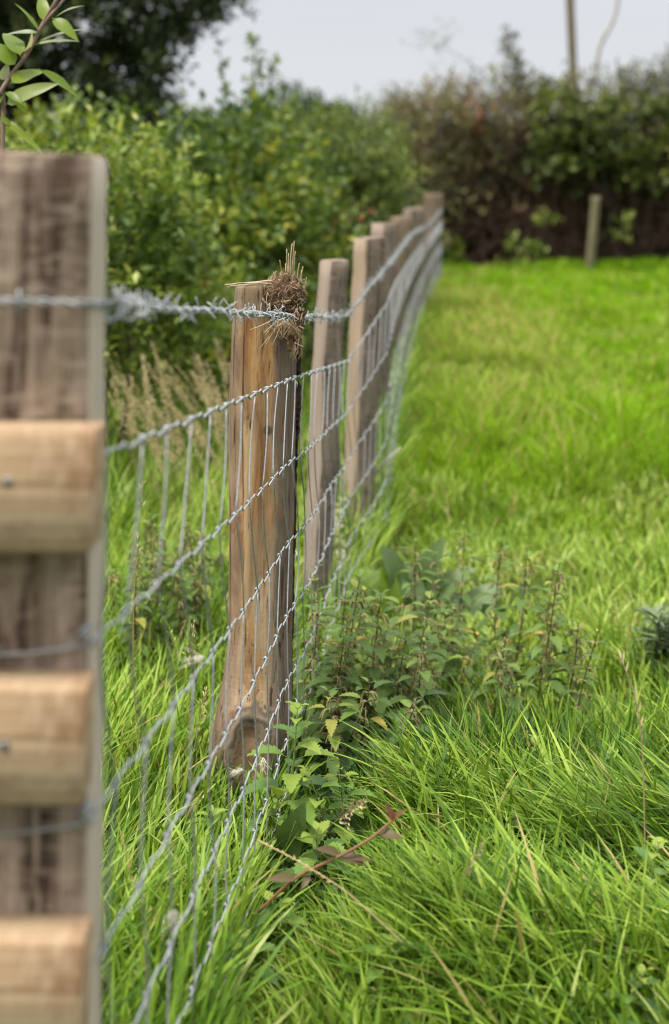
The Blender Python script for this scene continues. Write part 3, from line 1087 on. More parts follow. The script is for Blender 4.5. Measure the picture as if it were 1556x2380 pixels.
# ------------------------------------------------------------------ grass
def blades(mbx, X, Y, h, w, az, tilt, bend, rnd, K=5, z=None, twist=None, fold=False):
    """tapering bent blades; arrays over blades"""
    n = len(X)
    if z is None:
        z = gz(X, Y) - .01
    t = np.linspace(0, 1, K + 1)
    dirx, diry = np.cos(az), np.sin(az)
    pos = np.zeros((n, K + 1, 3))
    pos[:, 0, 0], pos[:, 0, 1], pos[:, 0, 2] = X, Y, z
    for k in range(1, K + 1):
        phi = tilt + bend * (t[k] - .5 / K)
        ds = h / K
        pos[:, k, 0] = pos[:, k - 1, 0] + np.sin(phi) * dirx * ds
        pos[:, k, 1] = pos[:, k - 1, 1] + np.sin(phi) * diry * ds
        pos[:, k, 2] = pos[:, k - 1, 2] + np.cos(phi) * ds
    tw = (RNG.random(n) - .5) * 2.4 if twist is None else twist
    wv = np.zeros((n, K + 1, 3))
    for k in range(K + 1):
        a = az + math.pi / 2 + tw * (.4 + .6 * t[k])
        wv[:, k, 0], wv[:, k, 1] = np.cos(a), np.sin(a)
    prof = np.array([.72 + .75 * tt - 1.42 * tt ** 3.0 if tt < 1 else 0 for tt in t])
    prof = np.clip(prof, .06, None)
    ww = w[:, None] * prof[None, :] * .5
    L = pos[:, :K] - wv[:, :K] * ww[:, :K, None]
    R = pos[:, :K] + wv[:, :K] * ww[:, :K, None]
    V = np.concatenate([np.stack([L, R], 2).reshape(n, 2 * K, 3), pos[:, K:K + 1]], 1)
    nv = 2 * K + 1
    b = (np.arange(n) * nv)[:, None]
    quads = np.concatenate([b + np.array([2 * k, 2 * k + 1, 2 * k + 3, 2 * k + 2])[None, :] for k in range(K - 1)], 0)
    tris = b + np.array([2 * K - 2, 2 * K - 1, 2 * K])[None, :]
    mbx.add(V.reshape(-1, 3), [quads, tris], np.repeat(rnd, nv))


def scatter(n, y0, y1, xlo=None, xhi=None, margin=.5, power=1.0):
    Y = y0 + (y1 - y0) * RNG.random(n) ** power
    lo = -.255 * Y - margin if xlo is None else xlo(Y)
    hi = .255 * Y + margin if xhi is None else xhi(Y)
    X = lo + (hi - lo) * RNG.random(n)
    return X, Y


def tuft(X, Y, s=2.6, seed=31):
    a = vnoise(X * s, Y * s, seed)
    b = vnoise(X * s * 2.3 + 7, Y * s * 2.3, seed + 1)
    return .65 * a + .35 * b


# near sward on the field side, long and combed over by the wind
near = MB()


def low_zone(X, Y):
    """shorter grass along the wire and where nettles and docks crowd it out"""
    f = 1 - .5 * np.exp(-((X - net_x(Y) - .08) / .16) ** 2) * np.clip((4.2 - Y) / .5, 0, 1)
    f = f * (1 - .6 * np.exp(-((X - .08) / .22) ** 2 - ((Y - 3.75) / .5) ** 2))
    f = f * (1 - .5 * np.exp(-((X - .62) / .22) ** 2 - ((Y - 3.95) / .4) ** 2))
    f = f * (1 - .6 * np.exp(-((X - .28) / .28) ** 2 - ((Y - 4.6) / .5) ** 2))
    f = f * (1 - .75 * np.exp(-((X - .16) / .2) ** 2 - ((Y - 5.2) / .45) ** 2))
    f = f * (1 - .72 * np.exp(-((X + .13) / .17) ** 2 - ((Y - 2.95) / .42) ** 2))
    return f


def near_zone(n, y0, y1, hmin, hmax, w0, w1, K, fside=True):
    X, Y = scatter(n, y0, y1)
    side = X > net_x(Y) - .03
    keep_ = side if fside else ~side
    X, Y = X[keep_], Y[keep_]
    tf = tuft(X, Y)
    # hollow between the fence bank and the combed mounds
    dens = np.clip(1.7 * tf - .12, .06, 1)
    k2 = RNG.random(len(X)) < dens
    X, Y, tf = X[k2], Y[k2], tf[k2]
    n = len(X)
    h = (hmin + (hmax - hmin) * RNG.random(n) ** 1.3) * (.5 + .9 * tf) * low_zone(X, Y)
    flow = vnoise(X * 1.1, Y * 1.1, 51)
    combed = np.clip((X - .10) / .2, 0, 1) * np.clip((3.15 - Y) / .25, 0, 1) * np.clip(.35 + 1.2 * vnoise(X * 1.6 + 3, Y * 2.4, 52), 0, 1)
    az_rand = RNG.random(n) * 2 * math.pi
    az_flow = math.pi * (.95 + .5 * (flow - .5)) + RNG.normal(0, .5, n)
    usef = RNG.random(n) < .2 + .6 * combed
    az = np.where(usef, az_flow, az_rand)
    tilt = np.where(usef, .22 + .40 * RNG.random(n) + .5 * combed * RNG.random(n), .03 + .42 * RNG.random(n))
    h = h * np.where(usef, 1.05 + .3 * combed, 1.0)
    # uneven stand: thin dark hollows between the clumps
    bend = np.where(usef, .2 + .9 * RNG.random(n), .1 + 1.3 * RNG.random(n) ** 1.6)
    w = w0 + (w1 - w0) * RNG.random(n) ** 1.4
    rnd = np.clip(.10 + .95 * (.62 * RNG.random(n) + .38 * vnoise(X * 3.1 + 4, Y * 3.1, 61)), 0, 1)
    rnd = np.clip(rnd - .24 * np.clip((Y - 3.9) / .8, 0, 1), .075, 1)
    shade_sp = np.exp(-((X - .24) / .26) ** 2 - ((Y - 3.32) / .22) ** 2)      # darker, more upright grass, with the hollow's shade also put into its colour
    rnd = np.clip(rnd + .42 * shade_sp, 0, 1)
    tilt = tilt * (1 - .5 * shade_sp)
    dry = RNG.random(n) < .032
    rnd = np.where(dry, RNG.random(n) * .08, rnd)
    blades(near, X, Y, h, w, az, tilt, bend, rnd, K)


near_zone(27000, 1.9, 2.75, .08, .22, .0045, .0098, 6)
near_zone(25000, 2.75, 3.5, .09, .25, .0045, .0098, 6)
near_zone(23000, 3.5, 4.7, .08, .22, .005, .010, 5)
near_zone(20000, 4.7, 6.2, .06, .16, .0055, .010, 4)
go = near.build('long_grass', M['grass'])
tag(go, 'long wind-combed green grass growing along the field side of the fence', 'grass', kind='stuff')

# field sward further up
far = MB()
for n, y0, y1, hmin, hmax, w0, w1, K in ((34000, 5.6, 8.5, .05, .13, .005, .009, 3), (46000, 8.5, 13, .04, .095, .007, .011, 3), (46000, 13, 22.5, .04, .10, .009, .015, 3)):
    X, Y = scatter(n, y0, y1, xlo=lambda y: net_x(y) - .1, xhi=lambda y: .26 * y + .8)
    ok_ = RNG.random(n) > .4 * np.clip((.38 - vnoise(X * 1.6, Y * .9, 38)) / .12, 0, 1)
    X, Y = X[ok_], Y[ok_]
    n = len(X)
    tf = tuft(X, Y, 1.7, 35)
    h = (hmin + (hmax - hmin) * RNG.random(n)) * (.35 + 1.3 * tf ** 1.4)
    dryz = .45 * np.exp(-(((X - net_x(Y) - .45) / .55) ** 2 + ((Y - 9.2) / 2.2) ** 2)) + .35 * np.clip(vnoise(X * .9, Y * .5, 41) - .62, 0, 1) * 2.2
    rnd = np.clip(.12 + .95 * (.3 * RNG.random(n) + .35 * vnoise(X * 2.6, Y * 1.7, 63) + .35 * vnoise(X * .9, Y * .6, 66)), 0, 1)
    dry = RNG.random(n) < np.clip(.45 * dryz, 0, .5) + .02
    rnd = np.where(dry, RNG.random(n) * .16, rnd)
    h = np.where(dry, h * 1.6, h) * (1 + 1.3 * np.clip((vnoise(X * 2.9, Y * 2.1, 67) - .72) / .1, 0, 1))
    az = RNG.random(n) * 2 * math.pi
    blades(far, X, Y, h, w0 + (w1 - w0) * RNG.random(n), az, .1 + .55 * RNG.random(n), .2 + .8 * RNG.random(n), rnd, K)
n = 9000                              # taller growth along the hedge foot
X = px(1010 + 640 * RNG.random(n), 18.4)
Y = 18.2 + 1.2 * RNG.random(n)
blades(far, X, Y, (.05 + .16 * RNG.random(n) ** 2.2) * (.3 + 1.2 * vnoise(X * 1.5, Y, 68)), .010 + .008 * RNG.random(n), RNG.random(n) * 6.28, .1 + .4 * RNG.random(n), .2 + .9 * RNG.random(n), np.clip(.35 + .6 * RNG.random(n), 0, 1), 3)
tag(far.build('field_grass', M['field_grass']), 'bright green pasture grass sloping up to the hedge', 'grass', kind='stuff')

# rough side beyond the netting
rough = MB()
for n, y0, y1, hmin, hmax, w0, w1, K in ((10000, 1.8, 3.4, .12, .36, .0045, .010, 5), (13000, 3.4, 5.0, .10, .24, .0045, .009, 4), (20000, 5.0, 9.5, .15, .42, .006, .011, 4)):
    X, Y = scatter(n, y0, y1, xhi=lambda y: net_x(y) + .0, xlo=lambda y: -.26 * y - .5)
    tf = tuft(X, Y, 2.2, 45)
    h = (hmin + (hmax - hmin) * RNG.random(n) ** 1.4) * (.6 + .7 * tf) * (1 - .65 * np.exp(-((X + .22) / .24) ** 2 - ((Y - 2.95) / .45) ** 2))
    rnd = np.clip(.08 + .9 * (.6 * RNG.random(n) + .4 * vnoise(X * 2.2, Y * 2, 64)), 0, 1)
    dry = RNG.random(n) < .05
    rnd = np.where(dry, RNG.random(n) * .08, rnd)
    az = np.where(RNG.random(n) < .4, RNG.normal(.6, .7, n), RNG.random(n) * 2 * math.pi)
    blades(rough, X, Y, h, w0 + (w1 - w0) * RNG.random(n), az, .05 + .4 * RNG.random(n), .1 + 1.0 * RNG.random(n), rnd, K)
tag(rough.build('rough_grass', M['grass']), 'rough uncut grass on the bush side of the netting', 'grass', kind='stuff')

# dew on the combed grass
dew = MB()
nd = 420
X, Y = scatter(nd, 2.2, 3.3, xlo=lambda y: net_x(y) + .1)
ico = np.array([(0, 0, 1), (1, 0, 0), (0, 1, 0), (-1, 0, 0), (0, -1, 0), (0, 0, -1)], float)
icf = np.array([(0, 1, 2), (0, 2, 3), (0, 3, 4), (0, 4, 1), (5, 2, 1), (5, 3, 2), (5, 4, 3), (5, 1, 4)])
zd = gz(X, Y) + .06 + .12 * tuft(X, Y) * RNG.random(nd)
for k in range(nd):
    dew.add(ico * (.0008 + .0008 * RNG.random()) + np.array([X[k], Y[k], zd[k]]), [icf])
nn = Nodes('dew_water')
nn.final((.8, .85, .85), .03, 0, .9)
nn.bsdf.inputs['Transmission Weight'].default_value = .85
tag(dew.build('dewdrops', nn.m), 'tiny dewdrops sitting on the combed grass', 'dew', kind='stuff')

# ------------------------------------------------------------------ leafy plants
def leaf_shape(m, base, d, up, L, W, teeth=0, droop=.5, fold=.35, rnd=.5, n=9, shape='ovate', wave=0.0):
    """one curved leaf: midrib, two folded halves, optionally toothed edge"""
    d = unit(d)
    side = unit(np.cross(d, up))
    nrm = np.cross(side, d)
    if teeth:
        n = teeth * 2 + 1
    t = np.linspace(0, 1, n)
    if shape == 'ovate':
        w = np.sin(np.pi * t ** .72) ** .85 * (1 - .25 * t)
    elif shape == 'heart':
        w = np.clip(np.sin(np.pi * (t * .86 + .14) ** .7), 0, 1) ** .7
        w[-1] = 0
    else:
        w = np.sin(np.pi * t ** .85)
    w = w * W * .5
    if teeth:
        saw = np.where(np.arange(n) % 2 == 1, 1.12, .84)
        w = w * saw
    w[-1] = 0
    a = droop * t
    mid = base + d * (L * (np.sin(a) / max(droop, 1e-3)))[:, None] - nrm * (L * (1 - np.cos(a)) / max(droop, 1e-3))[:, None]
    tang_n = nrm[None, :] * np.cos(a)[:, None] + d[None, :] * np.sin(a)[:, None]
    wob = wave * np.sin(t * 9 + rnd * 9)
    tip_shift = d * (L * .035) if teeth else np.zeros(3)
    lft = mid - side * w[:, None] + tang_n * ((fold + wob) * w)[:, None]
    rgt = mid + side * w[:, None] + tang_n * ((fold - wob) * w)[:, None]
    if teeth:
        odd = (np.arange(n) % 2 == 1)[:, None]
        lft = lft + odd * tip_shift
        rgt = rgt + odd * tip_shift
    V = np.concatenate([lft, mid, rgt])
    i = np.arange(n - 1)
    q = np.concatenate([np.stack([i, n + i, n + i + 1, i + 1], -1), np.stack([n + i, 2 * n + i, 2 * n + i + 1, n + i + 1], -1)])
    m.add(V, [q], rnd)


def nettle(base, top, lab, fresh=False, nodes=10, leaf=.06, cat='nettle', group=None, r=.0022, lower_bare=.15, seed=0, yellow=.0, catkins=None, name='nettle'):
    rs_ = np.random.default_rng(seed)
    base, top = np.array(base, float), np.array(top, float)
    t = thing(name, lab, cat, base, group)
    mid = (base + top) / 2 + np.array([rs_.normal() * .012, rs_.normal() * .012, 0])
    path = smooth_path([base - base, mid - base, top - base], 14)
    m = MB()
    m.tube(path, np.linspace(r, r * .45, 14), 6, (.95 if fresh else .25 * rs_.random()))
    lm, cm = MB(), MB()
    Lt = np.linalg.norm(top - base)
    ph0 = rs_.random() * 6.28
    for k in range(nodes):
        f = lower_bare + (1 - lower_bare) * (k / (nodes - 1)) ** .9
        p_ = np.array([np.interp(f, np.linspace(0, 1, 14), path[:, j]) for j in range(3)])
        sz = leaf * (1.25 if fresh else 1.32) * (1.05 - .60 * f ** 2.2) * (.8 + .4 * rs_.random())
        if f > .97:
            sz = leaf * .35
        for s in (0, 1):
            a = ph0 + k * math.pi / 2 + s * math.pi + rs_.normal() * .25
            lift = .15 + .75 * f ** 3 + rs_.normal() * .12 + (0 if fresh else -.15)
            d = unit(np.array([math.cos(a), math.sin(a), lift]))
            pet = sz * .28
            m.tube(np.array([p_, p_ + d * pet * .6, p_ + d * pet]), r * .32, 4, .9 if fresh else .5)
            rn = np.clip((.35 + .35 * f + rs_.normal() * .18) if fresh else (.25 + .35 * f + rs_.normal() * .2), 0, .93)
            if fresh and f > .85:
                rn = .9 + .1 * rs_.random()
            if rs_.random() < yellow:
                rn = .97 + .03 * rs_.random()
            leaf_shape(lm, p_ + d * pet, unit(d + np.array([0, 0, -.25 * (1 - f)])), np.array([0, 0, 1.0]), sz, sz * (.66 if fresh else .54), 7, .55 + .6 * rs_.random() * (1 - f * .5), .25 + .15 * rs_.random(), rn)
        if (catkins if catkins is not None else (not fresh)) and .3 < f < .97:
            for s in range(5):
                a = rs_.random() * 6.28
                L = .018 + .02 * rs_.random()
                pts = np.array([p_, p_ + np.array([math.cos(a) * L * .5, math.sin(a) * L * .5, .002]), p_ + np.array([math.cos(a) * L * .8, math.sin(a) * L * .8, -L * .5])])
                pts = smooth_path(pts, 7)
                cm.tube(pts, .0010 + .0012 * rs_.random(7), 5, rs_.random())
    m.build('stem', M['nettle_stem'], t)
    lm.build('foliage', M['nettle_fresh'] if fresh else M['nettle_old'], t)
    if cm.n:
        cm.build('catkins', M['catkin'], t)
    return t


def ground_px(x, y):
    """where the view ray through a pixel meets the ground"""
    lo, hi = 1.2, 24.0
    Ys = np.linspace(lo, hi, 1500)
    zr = pz(y, Ys)
    zg = gz(px(x, Ys), Ys)
    k = int(np.argmax(zr < zg))
    return np.array([px(x, Ys[k]), Ys[k], zg[k]])


NF = 'fresh nettles in front of the split post'
for k, (x0, y0, x1, y1, nn_, lf, lab) in enumerate((
        (655, 2025, 692, 1648, 8, .068, 'tallest bright green nettle standing in front of the split post'),
        (735, 2030, 716, 1792, 6, .055, 'middle fresh nettle with serrated leaves right of the tall one'),
        (752, 2010, 788, 1790, 6, .055, 'fresh nettle with reddish stem leaning away from the post'),
        (628, 2040, 642, 1872, 5, .045, 'small yellow-tipped nettle at the foot of the tallest nettle'),
        (715, 2110, 735, 1935, 5, .060, 'low nettle shoot over the broad dock leaf'),
        (470, 2160, 520, 2035, 5, .042, 'short nettle in the grass behind the netting'),
        (480, 1990, 492, 1890, 5, .045, 'small pale nettle behind the netting beside the post foot'),
        (640, 2230, 640, 2090, 5, .045, 'low leafy nettle sunk in the grass below the post'),
        (590, 2330, 575, 2180, 5, .045, 'broad-leaved nettle at the bottom edge near the netting'),
        (895, 2380, 905, 2190, 5, .042, 'blurred nettle rising at the bottom of the picture'),
        (1500, 2240, 1532, 1960, 6, .05, 'upright nettle beside the tall bare stalk in the combed grass'),
        (1470, 2420, 1500, 2260, 5, .038, 'nettle top in the corner below the combed grass'),
        (1275, 1900, 1245, 1720, 4, .05, 'pale young nettle behind the first combed grass mound'))):
    b = ground_px(x0, y0)
    top = at(x1, y1, b[1] - .02)
    nettle(b, top, lab, True, nn_ + 3, lf, group='young green nettles', seed=200 + k, r=.0024, catkins=False)

old = (
    (718, 1640, 735, 1322, 9, .055, 'dark-stemmed nettle close against the netting behind the split post'),
    (700, 1690, 742, 1400, 9, .05, 'purple-stemmed nettle leaning out from the netting by the post'),
    (770, 1720, 836, 1345, 10, .055, 'tall leaning nettle with purple stem and ragged top'),
    (860, 1700, 886, 1385, 11, .065, 'bushiest nettle with a bright leafy tip in the dark patch'),
    (790, 1740, 800, 1480, 9, .06, 'shaded nettle low in the middle of the dark patch'),
    (900, 1735, 986, 1500, 10, .06, 'nettle leaning towards the field with yellowing leaves'),
    (925, 1690, 945, 1470, 9, .055, 'upright nettle at the field edge of the dark patch'),
    (830, 1790, 860, 1590, 8, .06, 'low nettle at the front of the dark patch'),
    (755, 1800, 765, 1610, 8, .055, 'low nettle between the split post and the dark patch'),
    (930, 1800, 965, 1640, 8, .055, 'small nettle at the grassy front of the dark patch'),
    (955, 1500, 966, 1262, 8, .05, 'thin seedy nettle rising before the pale dock leaves'),
    (1010, 1500, 1012, 1290, 8, .05, 'second seedy nettle just beside the pale dock leaves'),
    (1050, 1510, 1080, 1225, 9, .055, 'tall seedy nettle behind the gap in the patch'),
    (1060, 1560, 1050, 1400, 8, .06, 'leafy nettle below the tall seedy one'),
    (1150, 1530, 1165, 1262, 9, .055, 'blurred nettle with a brown seeding head'),
    (1190, 1540, 1226, 1275, 9, .055, 'blurred brown-headed nettle nearest the open field'),
    (1105, 1620, 1112, 1480, 7, .05, 'short nettle standing in grass between the two patches'),
    (1165, 1640, 1178, 1470, 8, .05, 'nettle with drooping tip between the two patches'),
    (1232, 1660, 1300, 1312, 12, .05, 'tallest nettle of the field patch with a bare purple stem'),
    (1250, 1640, 1268, 1410, 10, .055, 'bushy yellow-spotted nettle in the field patch'),
    (1290, 1660, 1345, 1450, 9, .05, 'nettle leaning over at the field edge of its patch'),
    (1330, 1690, 1390, 1470, 6, .035, 'nearly bare nettle stalk leaning over the field grass'),
    (1215, 1680, 1150, 1500, 8, .05, 'nettle leaning back towards the fence in the field patch'),
    (1000, 1590, 1020, 1440, 8, .06, 'broad low nettle in front of the dock plant'),
    (890, 1580, 900, 1440, 8, .06, 'nettle behind the bushiest one in the dark patch'),
    (985, 1660, 1010, 1550, 7, .05, 'short nettle on the rim of the dark patch'),
)
for k, (x0, y0, x1, y1, nn_, lf, lab) in enumerate(old):
    b = ground_px(x0, y0 + 60)
    b[0] = px(x0, b[1])
    top = at(x1, y1, b[1] + .02 * (k % 3 - 1))
    nettle(b, top, lab, False, nn_ + 3, lf * (1.06 if k < 11 else 1), group='old dark-stemmed nettles', seed=300 + k, yellow=.012 if k not in (5, 19) else .05, lower_bare=.12)

rs = np.random.default_rng(71)
for k in range(8):
    x0 = 705 + 280 * rs.random()
    b = ground_px(x0, 1640 + 150 * rs.random())
    hgt = .16 + .24 * rs.random()
    nettle(b, b + np.array([.02 + .09 * rs.random(), .06 * rs.normal(), hgt]), 'leafy shaded nettle stem crowded in the dark patch beside the netting', False, 9, .066, group='crowded nettles in the dark patch', seed=700 + k, yellow=.01, lower_bare=.1)

# weeds on the bush side of the netting
wl = (
    (330, 1560, 322, 1270, 'dark mugwort stem beside the gate post'), (372, 1600, 350, 1200, 'tall leaning weed with small leaves behind the netting'), (398, 1560, 392, 1300, 'bushy brown-green weed behind the netting'),
    (430, 1620, 405, 1330, 'weed with a dark bare stem between two netting stays'), (470, 1560, 470, 1240, 'tall weed with seeding top left of the split post'), (500, 1580, 512, 1290, 'weed nearest the split post behind the netting'),
    (445, 1560, 436, 1210, 'slender weed with pale top behind the netting'), (300, 1600, 288, 1390, 'short dark weed near the gate post'), (525, 1570, 526, 1360, 'small weed against the edge of the split post'),
    (360, 1660, 372, 1440, 'low spreading weed behind the netting'), (480, 1680, 462, 1500, 'low yellowing weed left of the knotted post foot'), (415, 1700, 420, 1520, 'dark low weed amid the rough grass'),
    (255, 1640, 262, 1330, 'weed half hidden by the edge of the gate post'), (315, 1700, 330, 1460, 'short olive weed behind the first netting stays'), (345, 1560, 372, 1290, 'weed leaning towards the split post'),
    (385, 1560, 366, 1240, 'thin weed with yellowish top behind the netting'), (415, 1580, 425, 1250, 'brown-topped weed among the netting stays'), (455, 1620, 450, 1370, 'leafy olive weed in the middle of the weed bed'),
    (490, 1600, 495, 1350, 'dense small-leaved weed near the split post'), (520, 1660, 505, 1470, 'low weed touching the side of the split post'), (275, 1720, 285, 1530, 'low weed at the foot of the gate post'), (440, 1700, 478, 1580, 'sprawling weed below the wool wisp'))
for k, (x0, y0, x1, y1, lab) in enumerate(wl):
    Yb = 3.9 + .9 * ((k * 37) % 11) / 11
    b = np.array([px(x0, Yb), Yb, float(gz(px(x0, Yb), Yb))])
    top = at(x1, y1, Yb + .05)
    nettle(b, top, lab, False, 21, .044, 'weed', 'weeds behind the netting', .0026, .1, 400 + k, .02, True, name='weed')

# dock plants
def dock(lab, base, leaves, stemr=.004, name='dock_plant'):
    t = thing(name, lab, 'dock plant', base)
    lm, sm = MB(), MB()
    for (bx, by, tx, ty, Wd, rn, up, dr) in leaves:
        p0 = at(bx, by, base[1] + RNG.normal() * .02)
        p1 = at(tx, ty, base[1] + RNG.normal() * .05)
        d = p1 - p0
        L = np.linalg.norm(d)
        dn = d / L
        upv = np.array(up, float)
        leaf_shape(lm, p0 - base, dn, upv, L * 1.05, Wd, 0, dr, .22, rn, 14, 'heart', .12)
        sm.tube(smooth_path([np.zeros(3), (p0 - base) * .5 + np.array([0, 0, .02]), p0 - base], 8), stemr, 6, 1.0)
        sm.tube(np.array([p0 - base, p0 - base + d * .5, p0 - base + d * .9]) + upv * -.002, [stemr * .8, stemr * .4, .0008], 5, 1.0)
    lm.build('foliage', M['dock'], t)
    sm.build('stem', M['nettle_stem'], t)


Yd = 4.75
bd = np.array([px(905, Yd), Yd, float(gz(px(905, Yd), Yd))])
dock('large dock plant with broad pale leaves behind the dark nettle patch', bd, [
    (930, 1370, 915, 1275, .09, .45, (0.3, -.7, .6), .8), (985, 1380, 1002, 1265, .105, .5, (-.3, -.7, .6), .7), (1000, 1400, 1075, 1305, .10, .6, (-.2, -.6, .8), .8), (960, 1390, 955, 1300, .09, .5, (.3, -.6, .7), .8), (890, 1400, 800, 1300, .15, .9, (0, -.5, .9), .7),
    (900, 1420, 830, 1340, .15, .85, (0, -.5, .9), .8), (905, 1420, 905, 1310, .10, 1.0, (.5, -.8, .3), .4), (925, 1430, 955, 1330, .10, .95, (.4, -.8, .3), .4), (930, 1440, 990, 1380, .13, .55, (0, -.5, .9), .7), (860, 1430, 770, 1370, .14, .5, (0, -.5, .9), .8),
    (915, 1460, 985, 1470, .15, .35, (0, -.6, .9), .7), (1090, 1440, 1150, 1345, .12, .6, (0, -.5, .9), .7), (1060, 1420, 1130, 1400, .12, .5, (0, -.5, .9), .7)])
b = ground_px(800, 2010)
dock('low dock with one broad pale leaf under the fresh nettles', b, [(760, 1950, 872, 1925, .10, .45, (0, -.5, .9), .35), (750, 1985, 860, 1965, .09, .3, (0, -.6, .9), .4)])
b = ground_px(690, 2010)
dock('small dock with crinkled grey-green leaf behind the netting', np.array([px(640, 2.75), 2.75, float(gz(px(640, 2.75), 2.75))]), [(660, 1990, 690, 1900, .06, .3, (0, -.8, .5), .4)])
b = ground_px(1495, 1100)
dock('faint broad-leaved weed in the open field', np.array([px(1495, 7.2), 7.2, float(gz(px(1495, 7.2), 7.2))]), [(1495, 1060, 1440, 1020, .12, .5, (0, -.3, .9), .4), (1500, 1060, 1560, 1015, .14, .55, (0, -.3, .9), .4), (1500, 1070, 1500, 1030, .12, .6, (0, -.6, .9), .4)])

# thistle at the edge of the frame
Yt = 4.1
tb = np.array([px(1540, Yt), Yt, float(gz(px(1540, Yt), Yt))])
th_ = thing('thistle', 'grey-green spiny thistle standing in the field grass', 'thistle', tb)
sm, lm = MB(), MB()
rs = np.random.default_rng(77)
for s in range(6):
    tip = at(1490 + 24 * s + rs.normal() * 8, 1440 + 18 * abs(s - 2) + rs.normal() * 15, Yt + rs.normal() * .06) - tb
    path = smooth_path([np.array([0, 0, -.01]), tip * np.array([.4, .4, .55]), tip], 12)
    sm.tube(path, np.linspace(.004, .002, 12), 6, .9)
    for k in range(34):
        f = .15 + .85 * rs.random()
        p_ = np.array([np.interp(f, np.linspace(0, 1, 12), path[:, j]) for j in range(3)])
        a = rs.random() * 6.28
        d = unit(np.array([math.cos(a), math.sin(a), .35 + .8 * f * rs.random()]))
        leaf_shape(lm, p_, d, np.array([0, 0, 1.0]), .05 + .05 * rs.random(), .016, 5, .5, .5, rs.random())
sm.build('stem', M['nettle_stem'], th_)
lm.build('foliage', M['thistle'], th_)


# ------------------------------------------------------------------ stalks and seed heads
def panicle(base, top, lab, group=None, spread=.035, length=.13, n=60, name='seeding_grass', cat='grass stalk', drop=.3, seed=0, dense=False, r=.0009, rndlo=.2):
    rs_ = np.random.default_rng(seed)
    base, top = np.array(base, float), np.array(top, float)
    t = thing(name, lab, cat, base, group)
    bow = unit(np.cross(top - base, [0, 1, 0])) * np.linalg.norm(top - base) * .06 * rs_.normal()
    path = smooth_path([np.zeros(3), (top - base) * .5 + bow, top - base], 18)
    m = MB()
    m.tube(path, np.linspace(r, r * .55, 18), 5, rs_.random())
    m.build('stalk', M['stalk'], t)
    h = MB()
    L = np.linalg.norm(top - base)
    for k in range(n):
        f = 1 - length / L * rs_.random()
        p_ = np.array([np.interp(f, np.linspace(0, 1, 18), path[:, j]) for j in range(3)])
        tdir = unit(path[-1] - path[-4])
        if dense:
            off = rs_.normal(size=3) * .003
            d = unit(tdir + rs_.normal(size=3) * .25)
        else:
            a = rs_.normal(size=3)
            off = unit(a) * spread * rs_.random() ** .7 * np.interp(f, [1 - length / L, 1 - length / L * .6, 1], [.4, 1, .15])
            off[2] -= abs(drop * off[2])
            d = unit(tdir + unit(a) * .7 + np.array([0, 0, -.2]))
            h.tube(np.array([p_, p_ + off * .5 + tdir * .004, p_ + off]), .0003, 3, .4)
        leaf_shape(h, p_ + off, d, np.array([0, -1.0, .3]), .007 + .004 * rs_.random(), .0026, 0, .2, .5, rndlo + (1 - rndlo) * rs_.random(), 5)
    h.build('seed_head', M['seed'], t)
    return t


rs = np.random.default_rng(21)
for k in range(58):                 # dry plumes leaning behind the netting
    xt = 250 + 290 * rs.random()
    yt = 790 + 210 * rs.random() ** 1.0 + .25 * (xt - 250) * (rs.random() - .6)
    Yb = 4.9 + 1.3 * rs.random()
    top = at(xt, yt, Yb)
    bx = top[0] + .10 + .34 * rs.random()
    base = np.array([bx, Yb, float(gz(bx, Yb))])
    panicle(base, top, 'tan feathery seed head of tall grass leaning over behind the netting', 'tan seed heads behind the netting', .016, .21, 120, seed=500 + k, r=.0012, name='seeding_grass')
for k, (x0, y0, x1, y1, lab) in enumerate(((395, 1800, 452, 1445, 'open dry grass panicle behind the netting left of the split post'), (372, 1830, 332, 1120, 'thin straw stalk rising beside the gate post'), (340, 1830, 316, 1230, 'thin upright straw stalk with a bent tip by the gate post'),
                                             (355, 1930, 480, 1600, 'slanting pink-brown grass stalk behind the netting'), (425, 1740, 395, 1470, 'pale stalk crossing the netting at a slant'))):
    Yb = 3.0 if k != 1 else 2.9
    base = np.array([px(x0, Yb), Yb, float(gz(px(x0, Yb), Yb))])
    panicle(base, at(x1, y1, Yb), lab, None, .03 if k == 0 else .012, .10 if k in (0, 3) else .05, 26 if k in (0, 3) else 8, seed=600 + k)
b = ground_px(770, 2060)
panicle(b, at(842, 1862, b[1] - .3), 'purple-brown open panicle of grass beside the broad dock leaf', None, .03, .09, 46, seed=610)
b = ground_px(1055, 2200)
panicle(b, at(1126, 1958, b[1] - .12), 'pale twisted spike of rye grass over the combed grass', None, .004, .085, 40, seed=611, dense=True, rndlo=.6)
# tall bare stalk with seeds set along it
b = ground_px(1500, 2180)
t = thing('bare_stalk', 'tall thin bare stalk with pale seed husks above the combed grass', 'grass stalk', b)
path = smooth_path([np.zeros(3), at(1500, 1980, b[1]) - b, at(1492, 1720, b[1]) - b, at(1473, 1610, b[1]) - b, at(1444, 1532, b[1]) - b], 40)
m = MB()
m.tube(path, np.linspace(.0016, .0009, 40), 6, .2)
m.build('stalk', M['stalk'], t)
m = MB()
for k, (f) in enumerate((.62, .66, .69, .72, .58, .55, .50, .95, .98, 1.0, .9)):
    p_ = np.array([np.interp(f, np.linspace(0, 1, 40), path[:, j]) for j in range(3)])
    a = k * 2.4
    leaf_shape(m, p_, unit(np.array([.25 * math.cos(a), .25 * math.sin(a), 1])), np.array([math.sin(a), -1, .2]), .021, .005, 0, .15, .6, .5 + .4 * rs.random(), 7)
m.build('seed_head', M['seed'], t)
